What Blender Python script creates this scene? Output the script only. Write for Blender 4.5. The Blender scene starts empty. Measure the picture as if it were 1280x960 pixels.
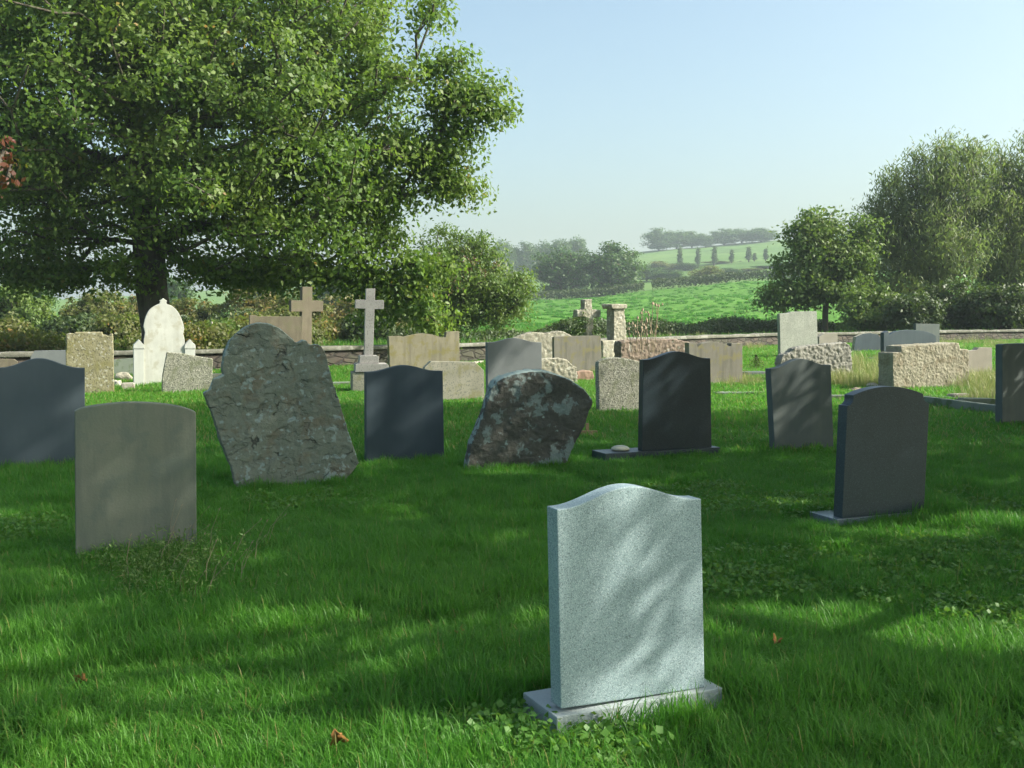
import bpy, bmesh, math, random
import numpy as np
from mathutils import Vector, Matrix

sc = bpy.context.scene
COL = sc.collection
rng = np.random.default_rng(7)
random.seed(7)

# ------------------------------------------------------------------ camera
F = 1350.0; CX, CY = 640.0, 480.0; EYE = 1.6
PITCH = math.atan((480-385)/F)
cam_d = bpy.data.cameras.new('camera'); cam = bpy.data.objects.new('camera', cam_d); COL.objects.link(cam)
cam_d.sensor_width = 36; cam_d.lens = 36*F/1280; cam_d.clip_end = 5000; cam_d.clip_start = 0.05
cam.location = (0, 0, EYE); cam.rotation_euler = (math.pi/2-PITCH, 0, 0)
sc.camera = cam
cp, sp = math.cos(PITCH), math.sin(PITCH)
def ray(px, py):
    x = (px-CX)/F; y = -(py-CY)/F
    return np.array([x, cp+y*sp, -sp+y*cp])
def ground(px, py, z=0.0):
    r = ray(px, py); t = (z-EYE)/r[2]
    return np.array([r[0]*t, r[1]*t, z])
def at(px, py, Y):
    r = ray(px, py); t = Y/r[1]
    return np.array([r[0]*t, Y, EYE+r[2]*t])

# ------------------------------------------------------------------ light
SUN_AZ = math.radians(-4); SUN_EL = math.radians(36)
SUN = np.array([math.cos(SUN_AZ)*math.cos(SUN_EL), math.sin(SUN_AZ)*math.cos(SUN_EL), math.sin(SUN_EL)])
ld = bpy.data.lights.new('sun', 'SUN'); ld.energy = 5.0; ld.angle = math.radians(0.55); ld.color = (1, .955, .86)
lo = bpy.data.objects.new('sun', ld); COL.objects.link(lo)
lo.rotation_euler = Vector(SUN).to_track_quat('Z', 'Y').to_euler()
lo.location = (30, 0, 30)
w = bpy.data.worlds.new('World'); sc.world = w; w.use_nodes = True
nt = w.node_tree; bg = nt.nodes['Background']
sky = nt.nodes.new('ShaderNodeTexSky'); sky.sky_type = 'NISHITA'; sky.sun_disc = False
sky.sun_elevation = SUN_EL; sky.sun_rotation = math.radians(90)-SUN_AZ
sky.air_density = .9; sky.dust_density = 4.6; sky.ozone_density = 0.35; sky.altitude = 50
wbm = nt.nodes.new('ShaderNodeMix'); wbm.data_type = 'RGBA'; wbm.blend_type = 'MULTIPLY'; wbm.inputs[0].default_value = 1
nt.links.new(sky.outputs[0], wbm.inputs[6]); wbm.inputs[7].default_value = (.93, 1.045, .99, 1); nt.links.new(wbm.outputs[2], bg.inputs[0]); bg.inputs[1].default_value = 0.15
sc.view_settings.view_transform = 'Standard'; sc.view_settings.look = 'None'
sc.view_settings.exposure = 0.82; sc.view_settings.gamma = 1
sc.cycles.use_denoising = True
sc.cycles.max_bounces = 6; sc.cycles.diffuse_bounces = 2; sc.cycles.transmission_bounces = 3
sc.cycles.volume_bounces = 0; sc.cycles.transparent_max_bounces = 8
sc.cycles.use_adaptive_sampling = True; sc.cycles.adaptive_threshold = 0.02

# ------------------------------------------------------------------ materials
def newmat(name):
    m = bpy.data.materials.new(name); m.use_nodes = True
    return m, m.node_tree, m.node_tree.nodes['Principled BSDF']
def N(nt, t, **kw):
    n = nt.nodes.new(t)
    for k, v in kw.items():
        if k in n.inputs: n.inputs[k].default_value = v
        else: setattr(n, k, v)
    return n
def L(nt, a, b): nt.links.new(a, b)
def mixc(nt, fac, a, b, mode='MIX'):
    m = nt.nodes.new('ShaderNodeMix'); m.data_type = 'RGBA'; m.blend_type = mode
    if isinstance(fac, (int, float)): m.inputs[0].default_value = fac
    else: L(nt, fac, m.inputs[0])
    for v, s in ((a, m.inputs[6]), (b, m.inputs[7])):
        if isinstance(v, (tuple, list)): s.default_value = (*v[:3], 1)
        else: L(nt, v, s)
    return m.outputs[2]
def ramp(nt, src, a, b, lo=0.0, hi=1.0):
    r = nt.nodes.new('ShaderNodeMapRange'); r.interpolation_type = 'SMOOTHSTEP'
    L(nt, src, r.inputs[0]); r.inputs[1].default_value = a; r.inputs[2].default_value = b
    r.inputs[3].default_value = lo; r.inputs[4].default_value = hi
    return r.outputs[0]
def noise(nt, co, scale, detail=4, rough=.55, mapping=None):
    n = N(nt, 'ShaderNodeTexNoise'); n.inputs['Scale'].default_value = scale
    n.inputs['Detail'].default_value = detail; n.inputs['Roughness'].default_value = rough
    if mapping:
        mp = N(nt, 'ShaderNodeMapping'); mp.inputs['Scale'].default_value = mapping; L(nt, co, mp.inputs[0]); co = mp.outputs[0]
    L(nt, co, n.inputs['Vector']); return n.outputs['Fac']

def stone(name, c1, c2, patch=3.0, speck=None, speck_scale=160, speck_amt=.5, lichen=None, lich_scale=9, lich_lo=.6,
          streak=None, streak_amt=.6, green=None, top=None, crack=0, steps=0, bump=.3, bump_scale=60, rough=.85, spec=.3, chunky=0.0, chunk_scale=14):
    m, nt, p = newmat(name)
    co = N(nt, 'ShaderNodeTexCoord').outputs['Object']
    col = mixc(nt, ramp(nt, noise(nt, co, patch, 5), .35, .65), c1, c2)
    fine = noise(nt, co, speck_scale, 2, .7)
    dk = noise(nt, co, 1.0, 4, .6, mapping=(2.2,2.2,1.3)); col = mixc(nt, ramp(nt, dk, .4, .65, 0, .35), col, tuple(x*.6 for x in c1))
    if speck:
        for k, sc_ in enumerate(speck):
            vv = N(nt, 'ShaderNodeTexVoronoi'); vv.inputs['Scale'].default_value = speck_scale*(1+.37*k); L(nt, co, vv.inputs['Vector'])
            sep = N(nt, 'ShaderNodeSeparateColor'); L(nt, vv.outputs['Color'], sep.inputs[0])
            fac = ramp(nt, sep.outputs[k % 3], 1-speck_amt, 1-speck_amt+.04)
            col = mixc(nt, fac, col, sc_)
    else:
        col = mixc(nt, .35, col, mixc(nt, fine, tuple(x*.55 for x in c1), tuple(min(1, x*1.45) for x in c2)))
    if streak:
        s = noise(nt, co, 1.0, 4, .6, mapping=(8, 8, 1.0))
        col = mixc(nt, ramp(nt, s, .42, .70, 0, streak_amt*.7), col, streak)
    if green:
        s = noise(nt, co, 4.5, 5, .6)
        col = mixc(nt, ramp(nt, s, .5, .62, 0, .8), col, green)
    if lichen:
        nz = N(nt, 'ShaderNodeTexNoise'); nz.inputs['Scale'].default_value = 16; L(nt, co, nz.inputs['Vector'])
        add = N(nt, 'ShaderNodeVectorMath', operation='MULTIPLY_ADD'); L(nt, nz.outputs['Color'], add.inputs[0])
        add.inputs[1].default_value = (.09,)*3; L(nt, co, add.inputs[2])
        l1 = noise(nt, add.outputs[0], lich_scale, 3, .5); l2 = noise(nt, add.outputs[0], lich_scale*.35, 2, .5)
        mx = N(nt, 'ShaderNodeMath', operation='MULTIPLY'); L(nt, l1, mx.inputs[0]); L(nt, l2, mx.inputs[1])
        lf = ramp(nt, mx.outputs[0], lich_lo*.5-.01, lich_lo*.5+.05, 0, .9)
        br = mixc(nt, noise(nt, co, 70, 3), tuple(x*.7 for x in lichen), tuple(min(1, x*1.2) for x in lichen))
        col = mixc(nt, lf, col, br)
    if top:
        gn = N(nt, 'ShaderNodeNewGeometry'); sx = N(nt, 'ShaderNodeSeparateXYZ'); L(nt, gn.outputs['Normal'], sx.inputs[0])
        sm_ = N(nt, 'ShaderNodeMath', operation='ADD'); L(nt, sx.outputs[2], sm_.inputs[0]); L(nt, ramp(nt, noise(nt, co, 14, 3), .3, .7, -.35, .35), sm_.inputs[1])
        col = mixc(nt, ramp(nt, sm_.outputs[0], .28, .42, 0, .9), col, top)
    hx = None
    if crack:
        nz2 = N(nt, 'ShaderNodeTexNoise'); nz2.inputs['Scale'].default_value = 5; nz2.inputs['Detail'].default_value = 6; L(nt, co, nz2.inputs['Vector'])
        ad2 = N(nt, 'ShaderNodeVectorMath', operation='MULTIPLY_ADD'); L(nt, nz2.outputs['Color'], ad2.inputs[0]); ad2.inputs[1].default_value = (.35,)*3; L(nt, co, ad2.inputs[2])
        vc = N(nt, 'ShaderNodeTexVoronoi'); vc.feature = 'DISTANCE_TO_EDGE'; vc.inputs['Scale'].default_value = crack; L(nt, ad2.outputs[0], vc.inputs['Vector'])
        ck0 = ramp(nt, noise(nt, co, 3.1, 2), .5, .6, 0, .85)
        ck = ramp(nt, vc.outputs['Distance'], 0, .028, 1, 0)
        mk = N(nt, 'ShaderNodeMath', operation='MULTIPLY'); L(nt, ck0, mk.inputs[0]); L(nt, ck, mk.inputs[1])
        col = mixc(nt, mk.outputs[0], col, (.035,.035,.03)); hx = mk.outputs[0]
    L(nt, col, p.inputs['Base Color'])
    p.inputs['Roughness'].default_value = rough; p.inputs['Specular IOR Level'].default_value = spec
    b = N(nt, 'ShaderNodeBump'); b.inputs['Strength'].default_value = bump; b.inputs['Distance'].default_value = .02
    h = noise(nt, co, bump_scale, 5, .65)
    if chunky:
        v2 = N(nt, 'ShaderNodeTexVoronoi'); v2.inputs['Scale'].default_value = chunk_scale; L(nt, co, v2.inputs['Vector'])
        ma = N(nt, 'ShaderNodeMath', operation='MULTIPLY_ADD'); L(nt, v2.outputs['Distance'], ma.inputs[0]); ma.inputs[1].default_value = chunky
        L(nt, h, ma.inputs[2]); h = ma.outputs[0]
    if steps:
        st = ramp(nt, noise(nt, co, steps, 7, .6, mapping=(1,1,1.6)), .49, .515); ma = N(nt, 'ShaderNodeMath', operation='MULTIPLY_ADD'); L(nt, st, ma.inputs[0]); ma.inputs[1].default_value = .9; L(nt, h, ma.inputs[2]); h = ma.outputs[0]
    if hx is not None:
        ma = N(nt, 'ShaderNodeMath', operation='MULTIPLY_ADD'); L(nt, hx, ma.inputs[0]); ma.inputs[1].default_value = -1.2; L(nt, h, ma.inputs[2]); h = ma.outputs[0]
    L(nt, h, b.inputs['Height']); L(nt, b.outputs[0], p.inputs['Normal'])
    return m

def leafmat(name, c1, c2, c3, autumn=None, amt=.06, trans=.4, rough=.5):
    m, nt, p = newmat(name)
    a = N(nt, 'ShaderNodeAttribute'); a.attribute_name = 'rnd'
    a2 = N(nt, 'ShaderNodeAttribute'); a2.attribute_name = 'clump'
    col = mixc(nt, a.outputs["Fac"], c1, c2)
    col = mixc(nt, ramp(nt, a2.outputs['Fac'], 0, 1, 0, .7), col, c3)
    if autumn:
        ad = N(nt, 'ShaderNodeMath', operation='MULTIPLY_ADD'); L(nt, a.outputs['Fac'], ad.inputs[0]); ad.inputs[1].default_value = .5
        mm = N(nt, 'ShaderNodeMath', operation='MULTIPLY'); L(nt, a2.outputs['Fac'], mm.inputs[0]); mm.inputs[1].default_value = .5
        L(nt, mm.outputs[0], ad.inputs[2])
        col = mixc(nt, ramp(nt, ad.outputs[0], 1-amt*1.6, 1-amt*1.6+.05), col, autumn)
    L(nt, col, p.inputs['Base Color']); p.inputs['Roughness'].default_value = rough
    p.inputs['Specular IOR Level'].default_value = .35
    tr = N(nt, 'ShaderNodeBsdfTranslucent'); L(nt, mixc(nt, .45, col, (.25, .42, .03)), tr.inputs['Color'])
    mx = N(nt, 'ShaderNodeMixShader'); mx.inputs[0].default_value = trans
    L(nt, p.outputs[0], mx.inputs[1]); L(nt, tr.outputs[0], mx.inputs[2])
    L(nt, mx.outputs[0], nt.nodes['Material Output'].inputs['Surface'])
    return m
def grassmat(name, c1, c2, c3, trans=.45, tip=None):
    m, nt, p = newmat(name)
    oi = N(nt, 'ShaderNodeAttribute'); oi.attribute_name = 'tint'; oi.attribute_type = 'INSTANCER'
    a = N(nt, 'ShaderNodeAttribute'); a.attribute_name = 'rnd'
    col = mixc(nt, a.outputs['Fac'], c1, c2); col = mixc(nt, oi.outputs['Fac'], col, c3)
    b = N(nt, 'ShaderNodeAttribute'); b.attribute_name = 'dry'
    col = mixc(nt, b.outputs['Fac'], col, (.33, .27, .10))
    L(nt, col, p.inputs['Base Color']); p.inputs['Roughness'].default_value = .45; p.inputs['Specular IOR Level'].default_value = .3
    tr = N(nt, 'ShaderNodeBsdfTranslucent'); L(nt, mixc(nt, .4, col, (.15, .5, .04)), tr.inputs['Color'])
    mx = N(nt, 'ShaderNodeMixShader'); mx.inputs[0].default_value = trans
    L(nt, p.outputs[0], mx.inputs[1]); L(nt, tr.outputs[0], mx.inputs[2])
    L(nt, mx.outputs[0], nt.nodes['Material Output'].inputs['Surface'])
    return m
M = {}
M['granite'] = stone('pale_granite', (.26,.345,.35), (.305,.395,.40), speck=[(.14,.19,.20),(.42,.50,.51),(.20,.265,.275)], speck_scale=260, speck_amt=.2, bump=.03, rough=.5, spec=.4)
M['granite_edge'] = stone('granite_rough_edge', (.40,.45,.44), (.34,.38,.37), bump=.5, bump_scale=90)
M['slate_blue'] = stone('blue_grey_slate', (.066,.088,.100), (.082,.104,.116), patch=2, streak=(.055,.075,.08), streak_amt=.35, bump=.05, rough=.6, speck_scale=300)
M['slate_dark'] = stone('dark_slate', (.042,.062,.074), (.054,.075,.088), streak=(.07,.095,.105), streak_amt=.35, bump=.04, rough=.55, speck_scale=300)
M['black_granite'] = stone('black_granite', (.009,.020,.027), (.014,.027,.035), speck=[(.04,.06,.07)], speck_scale=300, speck_amt=.12, bump=.02, rough=.4, spec=.45)
M['dark_granite'] = stone('charcoal_granite', (.030,.048,.056), (.042,.062,.070), speck=[(.075,.10,.115),(.012,.02,.024)], speck_scale=300, speck_amt=.12, patch=1.5, bump=.03, rough=.42, spec=.5)
M['sky_sheen'] = stone('sky_sheen_granite', (.16,.2,.21), (.2,.24,.25), speck=[(.05,.06,.07)], speck_scale=260, speck_amt=.15, bump=.02, rough=.3, spec=.5)  # pale tone holds the sky's reflection on the charcoal headstone's plinth
M['green_grey'] = stone('green_grey_stone', (.085,.105,.10), (.11,.13,.12), streak=(.16,.17,.14), streak_amt=.35, bump=.08, rough=.7)
M['sandstone_grey'] = stone('weathered_grey_sandstone', (.15,.17,.125), (.195,.20,.15), streak=(.095,.115,.095), streak_amt=.75, green=(.13,.15,.12), bump=.18)
M['old_slab'] = stone('flaking_old_stone', (.15,.175,.13), (.205,.225,.175), patch=5, lichen=(.30,.36,.32), lich_scale=13, lich_lo=.70, green=(.16,.145,.10), top=(.25,.31,.28), crack=1.7, steps=2.6, bump=.7, bump_scale=26)
M['old_edge'] = stone('lichen_grown_edge', (.22,.28,.26), (.30,.35,.32), lichen=(.08,.08,.06), lich_scale=12, lich_lo=.62, bump=.6, bump_scale=40)
M['brown_lichen'] = stone('brown_stone_with_lichen', (.085,.082,.068), (.12,.115,.095), patch=4, lichen=(.25,.30,.275), lich_scale=11, lich_lo=.54, top=(.26,.33,.295), steps=4, bump=.5, bump_scale=24)
M['grey_ogee'] = stone('mid_grey_stone', (.15,.165,.165), (.18,.195,.19), bump=.08, rough=.7)
M['speckle'] = stone('speckled_limestone', (.235,.235,.18), (.29,.285,.215), speck=[(.13,.13,.10),(.4,.39,.32)], speck_scale=60, speck_amt=.2, green=(.17,.18,.11), bump=.7, bump_scale=45)
M['tan_rough'] = stone('mottled_tan_stone', (.24,.22,.12), (.30,.275,.17), speck=[(.40,.39,.31),(.14,.13,.08)], speck_scale=34, speck_amt=.14, green=(.22,.20,.085), bump=.6, bump_scale=40)
M['white_marble'] = stone('weathered_white_marble', (.50,.50,.44), (.60,.60,.54), streak=(.33,.33,.27), streak_amt=.5, green=(.42,.40,.31), bump=.15)
M['marble_clean'] = stone('pale_marble', (.50,.51,.46), (.56,.57,.52), streak=(.38,.38,.32), streak_amt=.3, bump=.1)
M['grey_marble'] = stone('grey_stone_cross', (.33,.315,.29), (.38,.365,.335), speck=[(.24,.23,.21)], speck_scale=70, speck_amt=.15, bump=.2)
M['brown_sand'] = stone('brown_sandstone', (.15,.13,.09), (.20,.17,.12), streak=(.10,.085,.06), streak_amt=.8, green=(.16,.15,.09), bump=.35)
M['yellow_sand'] = stone('yellow_lichened_sandstone', (.21,.19,.125), (.28,.25,.175), streak=(.12,.11,.08), streak_amt=.8, green=(.20,.175,.065), bump=.35)
M['pale_sand'] = stone('pale_sandstone', (.28,.27,.205), (.34,.32,.25), speck=[(.19,.19,.15)], speck_scale=60, speck_amt=.2, green=(.22,.21,.11), bump=.25)
M['purple_sand'] = stone('purple_brown_sandstone', (.165,.155,.125), (.215,.20,.165), streak=(.10,.095,.075), streak_amt=.85, green=(.20,.18,.085), bump=.3)
M['red_rough'] = stone('red_rough_stone', (.17,.125,.095), (.25,.195,.15), patch=9, lichen=(.34,.31,.26), lich_scale=14, lich_lo=.66, bump=.9, bump_scale=22, chunky=.4, chunk_scale=14)
M['light_rough'] = stone('pale_rock_faced_stone', (.27,.25,.18), (.33,.305,.23), green=(.21,.18,.12), bump=.7, bump_scale=34, chunky=.25, chunk_scale=24)
M['dark_rough'] = stone('grey_rock_faced_stone', (.20,.20,.17), (.29,.28,.24), bump=.9, bump_scale=25, chunky=.4, chunk_scale=12)
M['rough_grey'] = stone('rough_lichened_grey', (.24,.22,.16), (.36,.34,.27), patch=12, lichen=(.5,.48,.4), lich_scale=18, lich_lo=.6, bump=.9, bump_scale=28)
M['concrete'] = stone('pale_concrete', (.30,.315,.27), (.35,.36,.31), speck=[(.22,.23,.195)], speck_scale=60, speck_amt=.25, bump=.15)
M['concrete_brown'] = stone('brownish_concrete', (.24,.22,.18), (.29,.265,.22), bump=.35)
M['kerb'] = stone('green_grey_kerb', (.16,.19,.15), (.22,.25,.2), green=(.10,.14,.06), bump=.4)
M['rubble'] = stone('pale_rubble', (.40,.37,.30), (.5,.47,.4), green=(.24,.2,.13), bump=.7, bump_scale=22)
M['brown_rock'] = stone('brown_rock', (.20,.16,.12), (.30,.25,.19), bump=.7, bump_scale=22)
M['terracotta'] = stone('red_brown_stone', (.26,.17,.12), (.32,.22,.16), bump=.4)
M['dish'] = stone('cream_ceramic', (.50,.47,.33), (.56,.53,.38), bump=.1, rough=.5)
M['wood'] = stone('bare_wood', (.30,.2,.11), (.36,.25,.14), bump=.2)
M['bark'] = stone('grey_brown_bark', (.085,.072,.055), (.13,.11,.085), streak=(.05,.04,.03), streak_amt=.8, green=(.10,.11,.06), bump=.9, bump_scale=18)
M['pale_bark'] = stone('bleached_wood', (.35,.31,.26), (.42,.38,.32), bump=.4)
M['dead'] = stone('dead_flower_stems', (.25,.19,.12), (.34,.27,.19), bump=.2)

# rubble wall, stone tones darkened to carry the shade on its face
m, nt_, p = newmat('coursed_rubble_wall'); M['wall'] = m
co = N(nt_, 'ShaderNodeTexCoord').outputs['Object']
mp = N(nt_, 'ShaderNodeMapping'); mp.inputs['Scale'].default_value = (2.6, 2.6, 7); L(nt_, co, mp.inputs[0])
v = N(nt_, 'ShaderNodeTexVoronoi'); v.inputs['Scale'].default_value = 1; L(nt_, mp.outputs[0], v.inputs['Vector'])
v2 = N(nt_, 'ShaderNodeTexVoronoi'); v2.feature = 'DISTANCE_TO_EDGE'; v2.inputs['Scale'].default_value = 1; L(nt_, mp.outputs[0], v2.inputs['Vector'])
sepc = N(nt_, 'ShaderNodeSeparateColor'); L(nt_, v.outputs['Color'], sepc.inputs[0])
c = mixc(nt_, sepc.outputs[0], (.032,.026,.019), (.07,.055,.040)); c = mixc(nt_, ramp(nt_, noise(nt_, co, 2), .45, .6, 0, .6), c, (.045,.052,.028))
c = mixc(nt_, ramp(nt_, v2.outputs['Distance'], .0, .06), (.02,.018,.015), c)
L(nt_, c, p.inputs['Base Color']); p.inputs['Roughness'].default_value = .9
b = N(nt_, 'ShaderNodeBump'); b.inputs['Strength'].default_value = .8; b.inputs['Distance'].default_value = .04
L(nt_, ramp(nt_, v2.outputs['Distance'], 0, .15), b.inputs['Height']); L(nt_, b.outputs[0], p.inputs['Normal'])
M['coping'] = stone('lichened_coping', (.12,.12,.09), (.19,.185,.15), patch=6, lichen=(.28,.275,.235), lich_scale=5, lich_lo=.55, bump=.8, bump_scale=20)

def groundmat(name, c1, c2, c3, s1, s2, bump, bs, stretch=(1,1,1)):
    m, nt, p = newmat(name)
    co = N(nt, 'ShaderNodeTexCoord').outputs['Object']
    col = mixc(nt, ramp(nt, noise(nt, co, s1, 6, .6, mapping=stretch), .38, .62), c1, c2)
    col = mixc(nt, ramp(nt, noise(nt, co, s2, 6, .7, mapping=stretch), .5, .72), col, c3)
    L(nt, col, p.inputs['Base Color']); p.inputs['Roughness'].default_value = .95; p.inputs['Specular IOR Level'].default_value = .1
    b = N(nt, 'ShaderNodeBump'); b.inputs['Strength'].default_value = 1; b.inputs['Distance'].default_value = bump
    L(nt, noise(nt, co, bs, 5, .7, mapping=stretch), b.inputs['Height']); L(nt, b.outputs[0], p.inputs['Normal'])
    return m
M['soil'] = groundmat('turf_floor', (.030,.075,.012), (.04,.10,.015), (.045,.05,.02), 1.2, 9, .06, 14)
M['rough_ground'] = groundmat('rough_meadow', (.045,.075,.02), (.07,.10,.03), (.09,.085,.04), .3, 1.5, .3, 1.5)
M['field'] = groundmat('pasture', (.078,.195,.026), (.098,.23,.032), (.062,.155,.022), .05, .7, .8, .8, (1,.5,1))
M['hill'] = groundmat('far_pasture', (.09,.17,.04), (.12,.20,.05), (.06,.11,.03), .02, .05, .3, .4)

M['lf_big'] = leafmat('tree_leaf', (.062,.135,.026), (.125,.215,.042), (.175,.235,.042), autumn=(.30,.18,.04), amt=.05, trans=.45)
M['lf_shade'] = leafmat('shade_tree_leaf', (.04,.08,.02), (.07,.12,.03), (.08,.12,.03), trans=.25)
M['lf_willow'] = leafmat('willow_leaf', (.12,.165,.075), (.18,.23,.11), (.19,.21,.07), autumn=(.26,.22,.09), amt=.05, trans=.45)
M['lf_green'] = leafmat('fresh_green_leaf', (.075,.14,.032), (.12,.195,.05), (.155,.21,.045), autumn=(.2,.15,.04), amt=.04)
M['lf_olive'] = leafmat('olive_leaf', (.085,.10,.03), (.13,.145,.045), (.16,.15,.04), autumn=(.25,.15,.04), amt=.1)
M['lf_rust'] = leafmat('turning_leaf', (.12,.125,.04), (.17,.16,.05), (.20,.15,.045), autumn=(.27,.16,.045), amt=.15)
M['lf_dark'] = leafmat('dark_hedge_leaf', (.030,.055,.015), (.05,.085,.022), (.06,.085,.025), trans=.2)
M['lf_far'] = leafmat('far_tree_leaf', (.022,.068,.014), (.042,.105,.02), (.055,.11,.022), trans=.25)
M['lf_brown'] = leafmat('brown_seed_leaf', (.13,.07,.035), (.19,.10,.05), (.15,.10,.05), trans=.2)
M['lf_red'] = leafmat('copper_red_leaf', (.10,.03,.015), (.16,.05,.02), (.10,.025,.015), trans=.3)
M['lf_ivy'] = leafmat('ivy_leaf', (.04,.085,.02), (.06,.12,.03), (.1,.15,.03), trans=.2)
M['grass'] = grassmat('grass_blade', (.048,.165,.018), (.086,.25,.028), (.13,.295,.035), trans=.5)
M['clover'] = leafmat('clover_leaf', (.07,.18,.025), (.11,.25,.04), (.13,.27,.05), trans=.4)
M['weed'] = leafmat('weed_leaf', (.11,.21,.05), (.18,.29,.08), (.20,.28,.085), autumn=(.3,.25,.1), amt=.04, trans=.4)
M['dry'] = grassmat('dry_grass_blade', (.34,.28,.13), (.44,.36,.19), (.24,.26,.08), trans=.3)

# ------------------------------------------------------------------ object helpers
def tag(o, label=None, cat=None, group=None, kind=None):
    if label: o['label'] = label
    if cat: o['category'] = cat
    if group: o['group'] = group
    if kind: o['kind'] = kind
    return o
def empty(name, loc, rz=0):
    o = bpy.data.objects.new(name, None); COL.objects.link(o); o.location = loc; o.rotation_euler = (0,0,rz); o.empty_display_size = .2
    return o
def link(name, me, mat, parent=None, loc=None, rz=0):
    o = bpy.data.objects.new(name, me); COL.objects.link(o)
    if mat is not None:
        for mm in (mat if isinstance(mat, (list, tuple)) else [mat]): me.materials.append(mm)
    if parent: o.parent = parent
    if loc is not None: o.location = loc
    if rz: o.rotation_euler = (0,0,rz)
    return o
def np_mesh(name, verts, faces4=None, faces3=None, attrs=None, smooth=False):
    me = bpy.data.meshes.new(name); verts = np.asarray(verts, np.float32)
    me.vertices.add(len(verts)); me.vertices.foreach_set('co', verts.ravel())
    loops = []; starts = []; tot = 0
    if faces4 is not None and len(faces4):
        f = np.asarray(faces4, np.int32); loops.append(f.ravel()); starts.append(np.arange(len(f))*4); tot += f.size
    if faces3 is not None and len(faces3):
        f = np.asarray(faces3, np.int32); loops.append(f.ravel()); starts.append(np.arange(len(f))*3+tot); tot += f.size
    if loops:
        lo_ = np.concatenate(loops); st = np.concatenate(starts).astype(np.int32)
        me.loops.add(len(lo_)); me.loops.foreach_set('vertex_index', lo_.astype(np.int32))
        me.polygons.add(len(st)); me.polygons.foreach_set('loop_start', st)
    if attrs:
        for k, a in attrs.items():
            a = np.asarray(a)
            if a.ndim == 2: at_ = me.attributes.new(k, 'FLOAT_VECTOR', 'POINT'); at_.data.foreach_set('vector', a.astype(np.float32).ravel())
            elif a.dtype.kind == 'i': at_ = me.attributes.new(k, 'INT', 'POINT'); at_.data.foreach_set('value', a.astype(np.int32))
            else: at_ = me.attributes.new(k, 'FLOAT', 'POINT'); at_.data.foreach_set('value', a.astype(np.float32))
    me.update(calc_edges=True); me.validate()
    if smooth: me.polygons.foreach_set('use_smooth', [True]*len(me.polygons))
    return me

def smooth_pts(pts, n=5):
    out = []
    P = [np.array(q, float) for q in pts]
    for i in range(len(P)-1):
        p0 = P[max(i-1,0)]; p1 = P[i]; p2 = P[i+1]; p3 = P[min(i+2,len(P)-1)]
        for k in range(n):
            t = k/n
            out.append(tuple(.5*((2*p1)+(-p0+p2)*t+(2*p0-5*p1+4*p2-p3)*t*t+(-p0+3*p1-3*p2+p3)*t**3)))
    out.append(tuple(P[-1])); return out
def ogee(xl, yl, xr, yr, yp, n=26, pw=1.15, flat=.04):
    pts = []
    for i in range(n+1):
        u = i/n; uu = min(1, max(0, (u-flat)/(1-2*flat)))
        base = yl+(yr-yl)*u; mid = (yl+yr)/2
        pts.append((xl+(xr-xl)*u, base-(mid-yp)*(.5-.5*math.cos(2*math.pi*uu))**pw))
    return pts
def arch(xl, yl, xr, yr, yp, n=18):
    return [(xl+(xr-xl)*i/n, yl+(yr-yl)*i/n-((yl+yr)/2-yp)*(1-(2*i/n-1)**2)) for i in range(n+1)]

ANG = math.radians(22)
def face_frame(bx, by, ang, z0=0.0):
    c = ground(bx, by, z0)
    return c, np.array([math.cos(ang), math.sin(ang), 0]), np.array([-math.sin(ang), math.cos(ang), 0])
def to_plane(pts, c, u, n):
    out = []
    E = np.array([0,0,EYE])
    for px, py in pts:
        r = ray(px, py); t = np.dot(c-E, n)/np.dot(r, n); q = E+r*t
        out.append((float(np.dot(q-c, u)), float(q[2]-c[2])))
    return out
TEX = {}
def clouds(scale, depth=3):
    k = (scale, depth)
    if k not in TEX:
        t = bpy.data.textures.new('rock_noise', 'CLOUDS'); t.noise_scale = scale; t.noise_depth = depth; TEX[k] = t
    return TEX[k]
def prism(pts2, th, bevel=.006, sink=None, rough=None, voxel=.02, y0=0.0, segs=2):
    """outline in the x,z plane, front at y0, thickness th towards +y"""
    if sink is not None: pts2 = [(x, sink if z < .03 else z) for x, z in pts2]
    bm = bmesh.new()
    fr = [bm.verts.new((x, y0, z)) for x, z in pts2]
    f = bm.faces.new(fr)
    r = bmesh.ops.extrude_face_region(bm, geom=[f])
    bmesh.ops.translate(bm, vec=(0, th, 0), verts=[v for v in r['geom'] if isinstance(v, bmesh.types.BMVert)])
    bmesh.ops.recalc_face_normals(bm, faces=bm.faces)
    if bevel:
        es = [e for e in bm.edges if len(e.link_faces) == 2 and e.calc_face_angle(0) > .9]
        bmesh.ops.bevel(bm, geom=es, offset=bevel, segments=segs, affect='EDGES', profile=.6, clamp_overlap=True)
    me = bpy.data.meshes.new('stone'); bm.to_mesh(me); bm.free()
    return me
def roughen(o, voxel, amounts):
    r = o.modifiers.new('remesh', 'REMESH'); r.mode = 'VOXEL'; r.voxel_size = voxel; r.use_smooth_shade = True
    for sc_, st in amounts:
        d = o.modifiers.new('displace', 'DISPLACE'); d.texture = clouds(sc_, 2); d.texture_coords = 'LOCAL'; d.strength = st; d.mid_level = .5
G_H = 'headstones in the churchyard'
PLINTHS = []
STONES = []   # (x, y, half width, ang, thick) footprints, for keeping the grass out
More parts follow.
